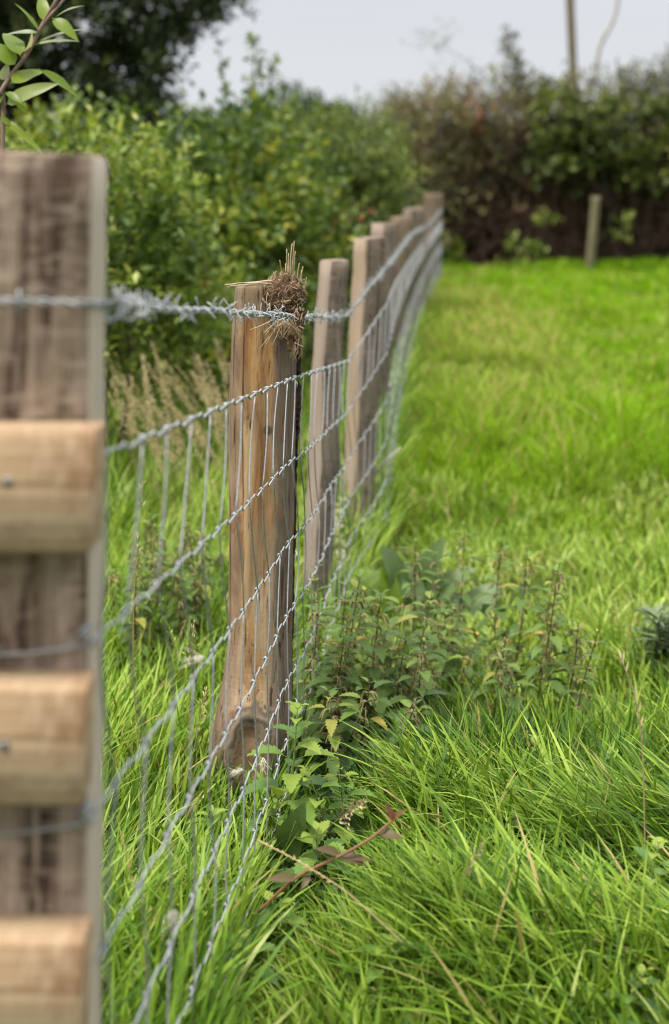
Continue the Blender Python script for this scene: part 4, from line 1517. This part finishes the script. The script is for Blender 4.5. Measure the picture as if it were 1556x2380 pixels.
# fallen straw stem crossing the grass
t = thing('fallen_stalk', 'long pale straw stalk lying slanted across the grass below the nettles', 'grass stalk', at(770, 2060, 2.5))
c0 = at(770, 2060, 2.5)
path = smooth_path([at(598, 1953, 2.42) - c0, at(690, 2000, 2.34) - c0, at(790, 2062, 2.26) - c0, at(860, 2120, 2.2) - c0, at(935, 2190, 2.12) - c0], 30)
m = MB()
m.tube(path, np.linspace(.0015, .0008, 30), 6, .3)
m.build('stalk', M['stalk'], t)
m = MB()
for k in range(26):
    p_ = path[k // 2 + 1]
    leaf_shape(m, p_, unit(path[k // 2] - path[k // 2 + 1] + rs.normal(size=3) * .006), np.array([0, -1, .4]), .010, .0028, 0, .1, .5, .15 + .4 * rs.random(), 5)
m.build('seed_head', M['seed'], t)
# red bramble shoot
cB = at(760, 1990, 2.5)
t = thing('bramble_shoot', 'reddish bramble shoot with bronze leaves arching over the grass', 'bramble shoot', cB)
path = smooth_path([at(600, 2120, 2.36) - cB, at(690, 2040, 2.34) - cB, at(790, 1990, 2.33) - cB, at(860, 1950, 2.33) - cB, at(915, 1905, 2.34) - cB], 26)
m = MB()
m.tube(path, np.linspace(.003, .0022, 26), 7, rs.random())
m.build('stem', M['red_stem'], t)
m = MB()
for (x0, y0, x1, y1, w, rn) in ((912, 1905, 905, 1870, .014, 1.0), (912, 1906, 938, 1878, .012, .7), (880, 1935, 938, 1942, .020, .4), (790, 1985, 850, 2003, .022, .2), (790, 1985, 740, 1965, .018, .35), (788, 1990, 868, 1992, .014, .3), (690, 2042, 620, 2035, .018, .5), (720, 2035, 700, 2065, .014, .3)):
    p0, p1 = at(x0, y0, 2.34) - cB, at(x1, y1, 2.32) - cB
    leaf_shape(m, p0, p1 - p0, np.array([0, -.6, .8]), np.linalg.norm(p1 - p0), w, 0, .5, .3, rn, 9)
m.build('foliage', M['red_shoot'], t)
# pale flower stalk climbing the netting near the third post
Yf = 5.0
fb = np.array([px(795, Yf), Yf, float(gz(px(795, Yf), Yf))])
t = thing('flower_stalk', 'pale cream flower spike growing through the netting before the third post', 'flower', fb)
m, m2 = MB(), MB()
path = smooth_path([np.zeros(3), at(790, 1320, Yf) - fb, at(790, 1150, Yf) - fb], 14)
m.tube(path, .002, 5, .9)
for k in range(70):
    f = .35 + .65 * rs.random()
    p_ = np.array([np.interp(f, np.linspace(0, 1, 14), path[:, j]) for j in range(3)])
    d = unit(rs.normal(size=3) + [0, 0, .3])
    leaf_shape(m2, p_ + d * .015 * rs.random(), d, np.array([0, -1, .2]), .016, .011, 0, .3, .3, rs.random(), 6)
m.build('stem', M['nettle_stem'], t)
m2.build('petals', M['petal'], t)
# dead twig in the field by the fence
Yk = 5.6
kb = at(900, 1065, Yk)
t = thing('fallen_twig', 'short dead twig sticking out of the grass beside the netting', 'twig', kb)
m = MB()
m.tube(np.array([at(868, 1110, Yk) - kb, at(900, 1068, Yk) - kb, at(932, 1040, Yk) - kb]), [.006, .006, .004], 7)
m.build('branch', M['dead_twig'], t)


# ------------------------------------------------------------------ shrubs, hedge and trees
def leaf_cloud(mbx, P, D, n_leaf, L_sprig, leaf, wratio, rng, rbase, rvar, up_bias=.2):
    """leaves set alternately along many sprigs (P base points, D directions)"""
    n = len(P)
    k = np.arange(n_leaf)
    f = (k + .5) / n_leaf
    base = P[:, None, :] + D[:, None, :] * (L_sprig[:, None] * f[None, :])[..., None]
    ref = unit(rng.normal(size=(n, 3)))
    s1 = unit(np.cross(D, ref))
    s2 = np.cross(D, s1)
    ang = k * 2.4 + rng.random((n, 1)) * 6.28
    sd = np.cos(ang)[..., None] * s1[:, None, :] + np.sin(ang)[..., None] * s2[:, None, :]
    ld = unit(sd * .85 + D[:, None, :] * .6 + np.array([0, 0, up_bias]) + rng.normal(size=base.shape) * .25)
    nr = unit(np.cross(ld, np.cross(np.array([0, 0, 1.0]), ld) + rng.normal(size=base.shape) * .55))
    nr = unit(np.array([0, 0, 1.0]) - ld * ld[..., 2:3] + rng.normal(size=base.shape) * .45)
    sdv = unit(np.cross(ld, nr))
    N = n * n_leaf
    base, ld, nr, sdv = (a.reshape(N, 3) for a in (base, ld, nr, sdv))
    ll = leaf * (.65 + .6 * rng.random(N))[:, None]
    w = ll * wratio * .5
    mid = base + ld * ll * .45
    tip = base + ld * ll - nr * ll * .12
    Lf = mid - sdv * w + nr * w * .3
    Rt = mid + sdv * w + nr * w * .3
    V = np.stack([base, Rt, tip, Lf], 1).reshape(-1, 3)
    b = (np.arange(N) * 4)[:, None]
    tri = np.concatenate([b + np.array([0, 1, 2])[None], b + np.array([0, 2, 3])[None]])
    r_sprig = np.clip(rbase + rvar * rng.normal(size=n), 0, 1)
    r = np.clip(np.repeat(r_sprig, n_leaf) + .16 * rng.normal(size=N), 0, 1)
    mbx.add(V, [tri], np.repeat(r, 4))


def lobes_points(lobes, n, rng, inner=.55):
    """points in the outer shell of ellipsoid lobes and their outward directions"""
    L = np.array(lobes, float)
    vol = L[:, 3] * L[:, 5]
    idx_ = rng.choice(len(L), n, p=vol / vol.sum())
    d = unit(rng.normal(size=(n, 3)))
    rad = (inner + (1 - inner) * rng.random(n) ** .6)
    lump = .66 + .62 * vnoise(d[:, 0] * 2.5 + idx_ * 7 + 9, d[:, 2] * 2.5 + d[:, 1] * 2 + 9, 91)
    P = L[idx_, :3] + d * L[idx_, 3:6] * (rad * lump)[:, None]
    return P, d


def shrub(name, lab, cat, lobes, n_sprig, n_leaf, sprig, leaf, wr, mat, seed, rb=.45, rv=.2, up=.5, shoots=(), group=None, base=None, stems=6, stem_mat='twig', ground_clip=True, extra=None, stem_r=.012, inner=.55, clump=2.6):
    rng = np.random.default_rng(seed)
    L = np.array(lobes, float)
    if base is None:
        bx, by = L[:, 0].mean(), L[:, 1].mean()
        base = np.array([bx, by, float(gz(bx, by))])
    base = np.array(base, float)
    t = thing(name, lab, cat, base, group)
    P, D = lobes_points(lobes, int(n_sprig * 1.85), rng, inner)
    ksz = clump / max(L[:, 3].mean(), .3)
    hol = .5 * vnoise(P[:, 0] * ksz + P[:, 1] * ksz * .6, P[:, 2] * ksz + 5, seed + 70) + .5 * vnoise(P[:, 0] * ksz * 2.1 + P[:, 1] * ksz, P[:, 2] * ksz * 2.1 + 5, seed + 71)
    ok = hol > np.quantile(hol, .47)
    P, D = P[ok], D[ok]
    zg = gz(P[:, 0], P[:, 1])
    if ground_clip:
        ok = P[:, 2] > zg + .03
        P, D = P[ok], D[ok]
    D = unit(D + np.array([0, 0, up]) + rng.normal(size=D.shape) * .35)
    m = MB()
    rb_ = rb + .55 * (vnoise(P[:, 0] * 1.6 + P[:, 1], P[:, 2] * 1.9 + 3, seed + 90) - .5)
    leaf_cloud(m, P - base, D, n_leaf, sprig * (.6 + .8 * rng.random(len(P))), leaf, wr, rng, rb_, rv)
    sm = MB()
    for (x0, y0, x1, y1, Y, nl, sp_leaf) in shoots:          # leafy shoots that stand clear of the mass
        a, b = at(x0, y0, Y) - base, at(x1, y1, Y) - base
        path = smooth_path([a, (a + b) / 2 + rng.normal(size=3) * .03 * np.linalg.norm(b - a), b], 14)
        sm.tube(path, np.linspace(.007, .003, 14), 5)
        u = rng.random(nl)
        Pp = np.column_stack([np.interp(u, np.linspace(0, 1, 14), path[:, j]) for j in range(3)])
        Dd = unit(rng.normal(size=(nl, 3)) + unit(b - a) * .9)
        leaf_cloud(m, Pp, Dd, 5, np.full(nl, sp_leaf * 2.2) * (1.25 - u), sp_leaf, wr, rng, rb, rv)
    m.build('foliage' if cat != 'tree' else 'crown', mat, t)
    for k in range(stems):
        c = L[rng.integers(len(L))]
        tip = c[:3] + rng.normal(size=3) * c[3:6] * .45 - base
        b0_ = np.array([rng.normal() * .25 * L[:, 3].mean(), rng.normal() * .2 * L[:, 4].mean(), -.05])
        path = smooth_path([b0_, b0_ * .6 + tip * .4 + rng.normal(size=3) * .08, tip], 12)
        sm.tube(path, np.linspace(stem_r, stem_r * .35, 12), 6)
        for q_ in range(5):
            i0 = rng.integers(4, 11)
            d = unit(rng.normal(size=3) + [0, 0, .4])
            sm.tube(smooth_path([path[i0], path[i0] + d * .12 + rng.normal(size=3) * .02, path[i0] + d * .3], 6), np.linspace(stem_r * .4, stem_r * .15, 6), 4)
    if sm.n:
        sm.build('stem' if cat != 'tree' else 'branch', M[stem_mat], t)
    if extra:
        extra(t, base, rng)
    return t


def lobe(x, y, Y, rx, ry, rdepth):
    """lobe from pixel centre and pixel radii at depth Y"""
    return (px(x, Y), Y, pz(y, Y), rx / FPX * Y, rdepth, ry / FPX * Y)


# bright sallow bush close behind the gate post
shrub('sallow_bush', 'bright yellow-green sallow bush close behind the gate post', 'bush', [lobe(300, 590, 6.4, 130, 180, .4), lobe(180, 660, 6.2, 150, 220, .4), lobe(390, 700, 6.7, 90, 130, .35), lobe(320, 820, 6.6, 130, 110, .4), lobe(60, 700, 6.2, 140, 300, .4)],
      1500, 8, .24, .062, .42, M['leaf_bright'], 1, .55, .24, .9,
      [(320, 480, 340, 290, 6.2, 16, .05), (390, 560, 365, 355, 6.4, 16, .05), (260, 420, 215, 300, 6.2, 14, .05), (430, 690, 440, 560, 6.6, 12, .05), (350, 640, 300, 395, 6.2, 16, .05), (400, 640, 425, 330, 6.9, 14, .05), (200, 420, 160, 270, 6.2, 14, .05)], stems=8)
shrub('elder_bush', 'dark leafy bush between the sallow and the big tree', 'bush', [lobe(190, 500, 9.0, 190, 170, .6), lobe(320, 500, 9.0, 110, 160, .6), lobe(60, 560, 9.0, 200, 240, .6)], 900, 8, .28, .085, .5, M['leaf_mid'], 2, .42, .2, .5, stems=6)
shrub('hazel_bush', 'broad mid-green bush behind the straw-topped post', 'bush', [lobe(520, 520, 8.6, 130, 190, .5), lobe(430, 640, 8.2, 120, 160, .45), lobe(620, 640, 8.8, 120, 150, .5), lobe(520, 760, 8.3, 150, 120, .45), lobe(600, 450, 9.4, 140, 110, .5), lobe(470, 450, 9.6, 90, 110, .5), lobe(420, 830, 7.6, 120, 90, .35)],
      1900, 8, .32, .08, .5, M['leaf_mid'], 3, .5, .26, .6,
      [(530, 400, 512, 110, 9.6, 30, .055), (600, 400, 592, 85, 9.6, 34, .06), (620, 380, 640, 130, 9.7, 24, .055), (425, 430, 420, 175, 10.5, 18, .04), (640, 380, 665, 190, 9.8, 12, .05)], stems=8)


def add_rust(t, base, rng):
    m = MB()
    for (x, y, Y, n) in ((770, 530, 9.7, 16), (480, 655, 7.4, 7), (815, 500, 10.2, 8), (800, 470, 10.2, 5)):
        P = np.repeat((at(x, y, Y) - base)[None], n, 0) + rng.normal(size=(n, 3)) * [.07, .05, .05]
        leaf_cloud(m, P, unit(rng.normal(size=(n, 3))), 3, np.full(n, .06), .055, .5, rng, .5, .3)
    m.build('rusty_leaves', M['leaf_rust'], t)['label'] = 'rust-red leaves'


shrub('blackthorn_bush', 'tall fine-leaved blackthorn bush behind the fence posts', 'bush', [lobe(820, 430, 11.2, 120, 150, .6), lobe(720, 480, 10.6, 130, 190, .6), lobe(835, 520, 11.4, 70, 120, .5), lobe(760, 620, 10.2, 130, 120, .5), lobe(700, 380, 12.0, 120, 90, .6), lobe(850, 420, 13, 65, 100, .5), lobe(800, 620, 10.8, 80, 110, .5)],
      2700, 9, .2, .055, .5, M['leaf_fine'], 4, .5, .24, .6, [(830, 400, 826, 190, 12.5, 18, .04), (770, 380, 720, 240, 12.5, 14, .04), (690, 330, 705, 262, 12.5, 12, .04)], stems=8, extra=add_rust)

# dark tree in the corner
shrub('oak_tree', 'big dark tree overhanging the corner behind the bushes', 'tree', [lobe(60, -60, 13, 300, 220, 1.6), lobe(330, -60, 13, 190, 140, 1.2), lobe(180, 160, 12.6, 190, 190, 1.2), lobe(60, 260, 12.6, 200, 160, 1.1), lobe(440, -30, 13, 110, 90, .9), lobe(270, 210, 12.8, 70, 110, .7), lobe(-120, 150, 13, 250, 260, 1.5), lobe(300, 70, 12.8, 70, 60, .6), lobe(500, 10, 12.8, 45, 45, .4), lobe(-60, -420, 13.5, 480, 330, 2.2), lobe(250, -300, 13.5, 260, 200, 1.6)],
      9500, 8, .25, .085, .55, M['leaf_tree'], 5, .45, .22, .1, base=(px(20, 13.2), 13.2, .2), stems=0, ground_clip=False,
      extra=lambda t, base, rng: (lambda m: ([m.tube(smooth_path([np.zeros(3) + [0, 0, -.3], np.array([.05, 0, 1.2]), np.array([.0, 0, 2.6])], 14), np.linspace(.24, .17, 14), 12),
                                            [m.tube(smooth_path([np.array([0, 0, 1.8 + .15 * k]), np.array([(k - 3) * .28, rng.normal() * .2, 2.5 + .1 * k]), np.array([(k - 3) * .62, rng.normal() * .5, 3.0 + .35 * rng.random()])], 10), np.linspace(.09, .02, 10), 7) for k in range(8)]],
                                            m.build('trunk', M['bark'], t)))(MB()))

# far round tree
shrub('far_tree', 'small round dark green tree far beyond the bushes', 'tree', [lobe(655, 300, 34, 90, 65, 1.4), lobe(740, 315, 34, 80, 55, 1.4), lobe(580, 330, 34, 80, 60, 1.4), lobe(790, 330, 36, 70, 55, 1.2)], 1400, 7, .4, .16, .6, M['leaf_far'], 6, .45, .2, .2,
      base=(px(670, 34), 34, float(gz(px(670, 34), 34))), stems=3, stem_r=.09, ground_clip=False)
shrub('far_thicket', 'low far thicket showing in the gap between the tree and the bushes', 'bush', [lobe(380, 340, 30, 120, 45, 1.2), lobe(300, 330, 30, 90, 60, 1.2), lobe(470, 330, 30, 70, 40, 1)], 900, 7, .4, .16, .6, M['leaf_far'], 16, .6, .2, .2, stems=3, stem_r=.06)

# hedge along the top of the field
hl = []
rs = np.random.default_rng(33)
for x in range(900, 1900, 55):
    Yh = 20.0 + rs.normal() * .3
    top_y = np.interp(x, [890, 960, 1060, 1180, 1300, 1560, 1900], [268, 245, 225, 222, 214, 205, 196]) + rs.normal() * 16
    for yy, rr in ((top_y + 55, 62), (top_y + 140, 70), (top_y + 225, 66)):
        hl.append(lobe(x + rs.normal() * 10, yy, Yh, 60, rr, .8))
for x in range(930, 1900, 60):
    hl.append(lobe(x, 540 + rs.normal() * 12, 20.9, 60, 75, .5))
hl += [lobe(930, 520, 18.6, 70, 90, .6), lobe(980, 450, 19, 60, 90, .5)]


def hedge_extra(t, base, rng):
    m = MB()
    for k in range(420):                         # bare stems in the dark foot of the hedge
        x = 940 + 960 * rng.random()
        Y = 19.6 + .9 * rng.random()
        b_ = np.array([px(x, Y), Y, float(gz(px(x, Y), Y)) - .05])
        tp = at(x + rng.normal() * 55, 330 + 120 * rng.random(), Y + rng.normal() * .25)
        p_ = smooth_path([b_, (b_ + tp) / 2 + rng.normal(size=3) * [.18, .1, .05], tp], 8) - base
        m.tube(p_, np.linspace(.016 + .014 * rng.random(), .006, 8), 5)
    m2 = MB()
    for k in range(2600):                        # tangle of fine twigs
        x = 940 + 960 * rng.random()
        Y = 19.1 + .9 * rng.random()
        c = at(x, 230 + 385 * rng.random() ** .7, Y) - base
        d = unit(rng.normal(size=3) * [1, .5, 1]) * (.15 + .35 * rng.random())
        m2.tube(smooth_path([c - d, c + rng.normal(size=3) * .07, c + d], 6), .004 + .004 * rng.random(), 4)
    m.build('stem', M['bark'], t)
    m2.build('twigs', M['hedge_twig'], t)
    m = MB()
    for pts, r0 in (([(1383, 195), (1395, 110), (1425, 50), (1438, -10), (1436, -120)], .030), ([(1350, 402), (1380, 425), (1410, 460), (1412, 480)], .035), ([(1170, 215), (1110, 160), (1060, 125), (1030, 110)], .006), ([(1490, 400), (1500, 360), (1495, 420), (1530, 440)], .02), ([(950, 375), (1000, 350), (1040, 335)], .02), ([(1150, 230), (1220, 290), (1240, 320)], .02)):
        P = np.array([at(x, y, 19.0) for x, y in pts]) - base
        m = MB()
        m.tube(smooth_path(P, 24), np.linspace(r0, r0 * .6, 24), 7)
        bb = m.build('bare_branch', M['dead_twig' if r0 == .030 else 'twig'], t)
        if r0 == .030:
            bb['label'] = 'tall pale bare branch curving above the hedge'
    m = MB()
    n = 26
    P = np.array([at(1020 + 35 * rng.normal(), 118 + 22 * rng.normal(), 19.6) for k in range(n)]) - base
    leaf_cloud(m, P, unit(rng.normal(size=(n, 3)) + [0, 0, .6]), 6, np.full(n, .28), .055, .4, rng, .6, .2)
    for (x0, y0, x1, y1, k_, lf) in ((1195, 230, 1186, 85, 60, .08), (1210, 240, 1204, 130, 34, .08), (1260, 215, 1256, 175, 12, .06), (1090, 215, 1100, 165, 12, .06), (1450, 195, 1465, 160, 16, .07), (1540, 190, 1556, 130, 18, .07), (1320, 205, 1330, 180, 12, .07), (905, 260, 915, 225, 14, .07)):
        a, b = at(x0, y0, 19.7) - base, at(x1, y1, 19.7) - base
        u = rng.random(k_)[:, None]
        leaf_cloud(m, a * (1 - u) + b * u + rng.normal(size=(k_, 3)) * .03, unit(rng.normal(size=(k_, 3)) + [0, 0, .8]), 5, np.full(k_, .16), lf, .5, rng, .3, .2)
    m.build('shoots', M['leaf_hedge'], t)
    m = MB()
    n = 14
    P = np.array([at(1105 + 12 * rng.normal(), 270 + 14 * rng.normal(), 19.1) for k in range(n)]) - base
    leaf_cloud(m, P, unit(rng.normal(size=(n, 3))), 4, np.full(n, .1), .08, .5, rng, .7, .3)
    m.build('rusty_leaves', M['leaf_rust'], t)['label'] = 'rust-red leaves'


shrub('hedge', 'tall dark brown-green hawthorn hedge along the top of the field', 'hedge', hl, 11500, 8, .36, .075, .55, M['leaf_hedge'], 7, .45, .24, .35, stems=0, extra=hedge_extra, base=(px(1250, 20), 20.0, float(gz(px(1250, 20), 20))), inner=.35)
shrub('bramble_bush', 'yellow-green bramble with broad leaves draped over the hedge', 'bush', [lobe(1330, 285, 19.0, 100, 65, .35), lobe(1440, 300, 19.0, 120, 75, .35), lobe(1300, 360, 18.9, 80, 60, .3), lobe(1540, 330, 19, 100, 80, .35), lobe(1400, 380, 18.9, 80, 40, .3)],
      480, 6, .25, .12, .75, M['leaf_bramble'], 8, .5, .25, .1, stems=0, base=(px(1400, 19), 19.0, float(gz(px(1400, 19), 19))),
      extra=lambda t, base, rng: (lambda m: ([m.tube(smooth_path([at(1300 + 40 * k, 600, 19) - base, at(1290 + 45 * k, 450, 18.9) - base, at(1320 + 42 * k + 20 * rng.normal(), 330, 18.8) - base], 10), .009, 5) for k in range(6)], m.build('stem', M['twig'], t)))(MB()))
# green tufts at the foot of the hedge
for k, (x, y, rx, ry, lab) in enumerate(((1215, 600, 45, 32, 'small bright weed clump at the foot of the dark hedge'), (1265, 520, 16, 16, 'patch of bright leaves glowing in the hedge bottom'), (1445, 530, 22, 22, 'bright leaf cluster in the hedge beside the mossy post'), (1020, 590, 50, 40, 'dim leafy growth by the strainer post'))):
    Yk = 18.8
    shrub('hedge_weed', lab, 'weed', [lobe(x, y, Yk, rx, ry, .2)], (40, 10, 14, 90)[k], 6, .14, .085, .55, M['leaf_bright' if k != 3 else 'leaf_mid'], 50 + k, .6, .15, .8, stems=2, stem_r=.006, group='weeds at the hedge foot')

# ------------------------------------------------------------------ sallow shoot above the gate post
Ys_ = 2.45
wb = np.array([px(20, Ys_), Ys_, float(gz(px(20, Ys_), Ys_))])
t = thing('sallow_shoot', 'leafy sallow shoot with purple-brown stem rising behind the gate post', 'shoot', wb)
m = MB()


def wp(x, y, dy=0.0):
    return at(x, y, Ys_ + dy) - wb


for pts, r0, r1 in (([(14, 1500), (8, 900), (6, 420), (8, 240), (2, 215), (30, 170), (62, 128), (100, 55), (132, 0), (160, -60)], .0040, .0034), ([(52, 138), (90, 75), (118, 35), (152, -5), (178, -50)], .0028, .0022), ([(8, 345), (10, 280), (9, 235)], .0016, .0016)):
    P = np.array([wp(x, y, .01 * (k % 2)) for k, (x, y) in enumerate(pts)])
    m = MB()
    m.tube(smooth_path(P, 50), np.linspace(r0, r1, 50), 8, .3 + .5 * random.random())
    m.build('stem', M['willow_stem'], t)
m = MB()
LV = ((180, 140, 90, -6, 26, .35, (.8, -.5, .1)), (210, 100, 188, -50, 62, .6, (.2, -.95, .2)), (258, 82, 365, -6, 26, .95, (.3, -.7, .7)), (180, 152, 18, 134, 30, .95, (0, -.7, .8)), (95, 255, 20, 118, 92, .3, (.5, -.9, .3)), (250, 88, 362, 168, 66, .55, (.3, -.9, .4)),
      (175, 205, 362, 158, 30, .9, (0, -.6, .8)), (178, 195, 388, 96, 20, .93, (0, -.7, .7)), (110, 248, 172, 176, 38, 1.0, (.6, -.7, .2)), (70, 300, -40, 185, 90, .5, (.3, -.9, .4)), (55, 385, 205, 300, 88, .72, (-.2, -.9, .4)), (35, 482, 240, 366, 88, .80, (-.3, -.9, .4)),
      (190, 325, 388, 432, 52, .45, (.3, -.7, .6)), (72, 468, 142, 528, 46, .6, (.4, -.9, .3)), (0, 548, 218, 684, 40, .62, (.3, -.7, .6)), (8, 372, 42, 295, 50, .95, (.6, -.8, .2)), (20, 440, -60, 520, 60, .4, (-.3, -.9, .4)), (30, 430, 110, 470, 40, .3, (.2, -.8, .5)), (0, 540, 90, 600, 30, .7, (.3, -.7, .6)))
for k, (x0, y0, x1, y1, w, rn, up) in enumerate(LV):
    p0, p1 = wp(x0 / 2, y0 / 2, .01 * math.sin(k)), wp(x1 / 2, y1 / 2, .04 * math.sin(k * 2.1))
    d = p1 - p0
    leaf_shape(m, p0, d, np.array(up, float), np.linalg.norm(d) * 1.04, w / 2 / FPX * Ys_ * 1.05, 0, .45, .28, rn, 13, 'ovate', .10)
    m.tube(np.array([p0 - d * .06, p0, p0 + d * .06]), .0009, 5, .5)
m.build('foliage', M['willow_leaf'], t)
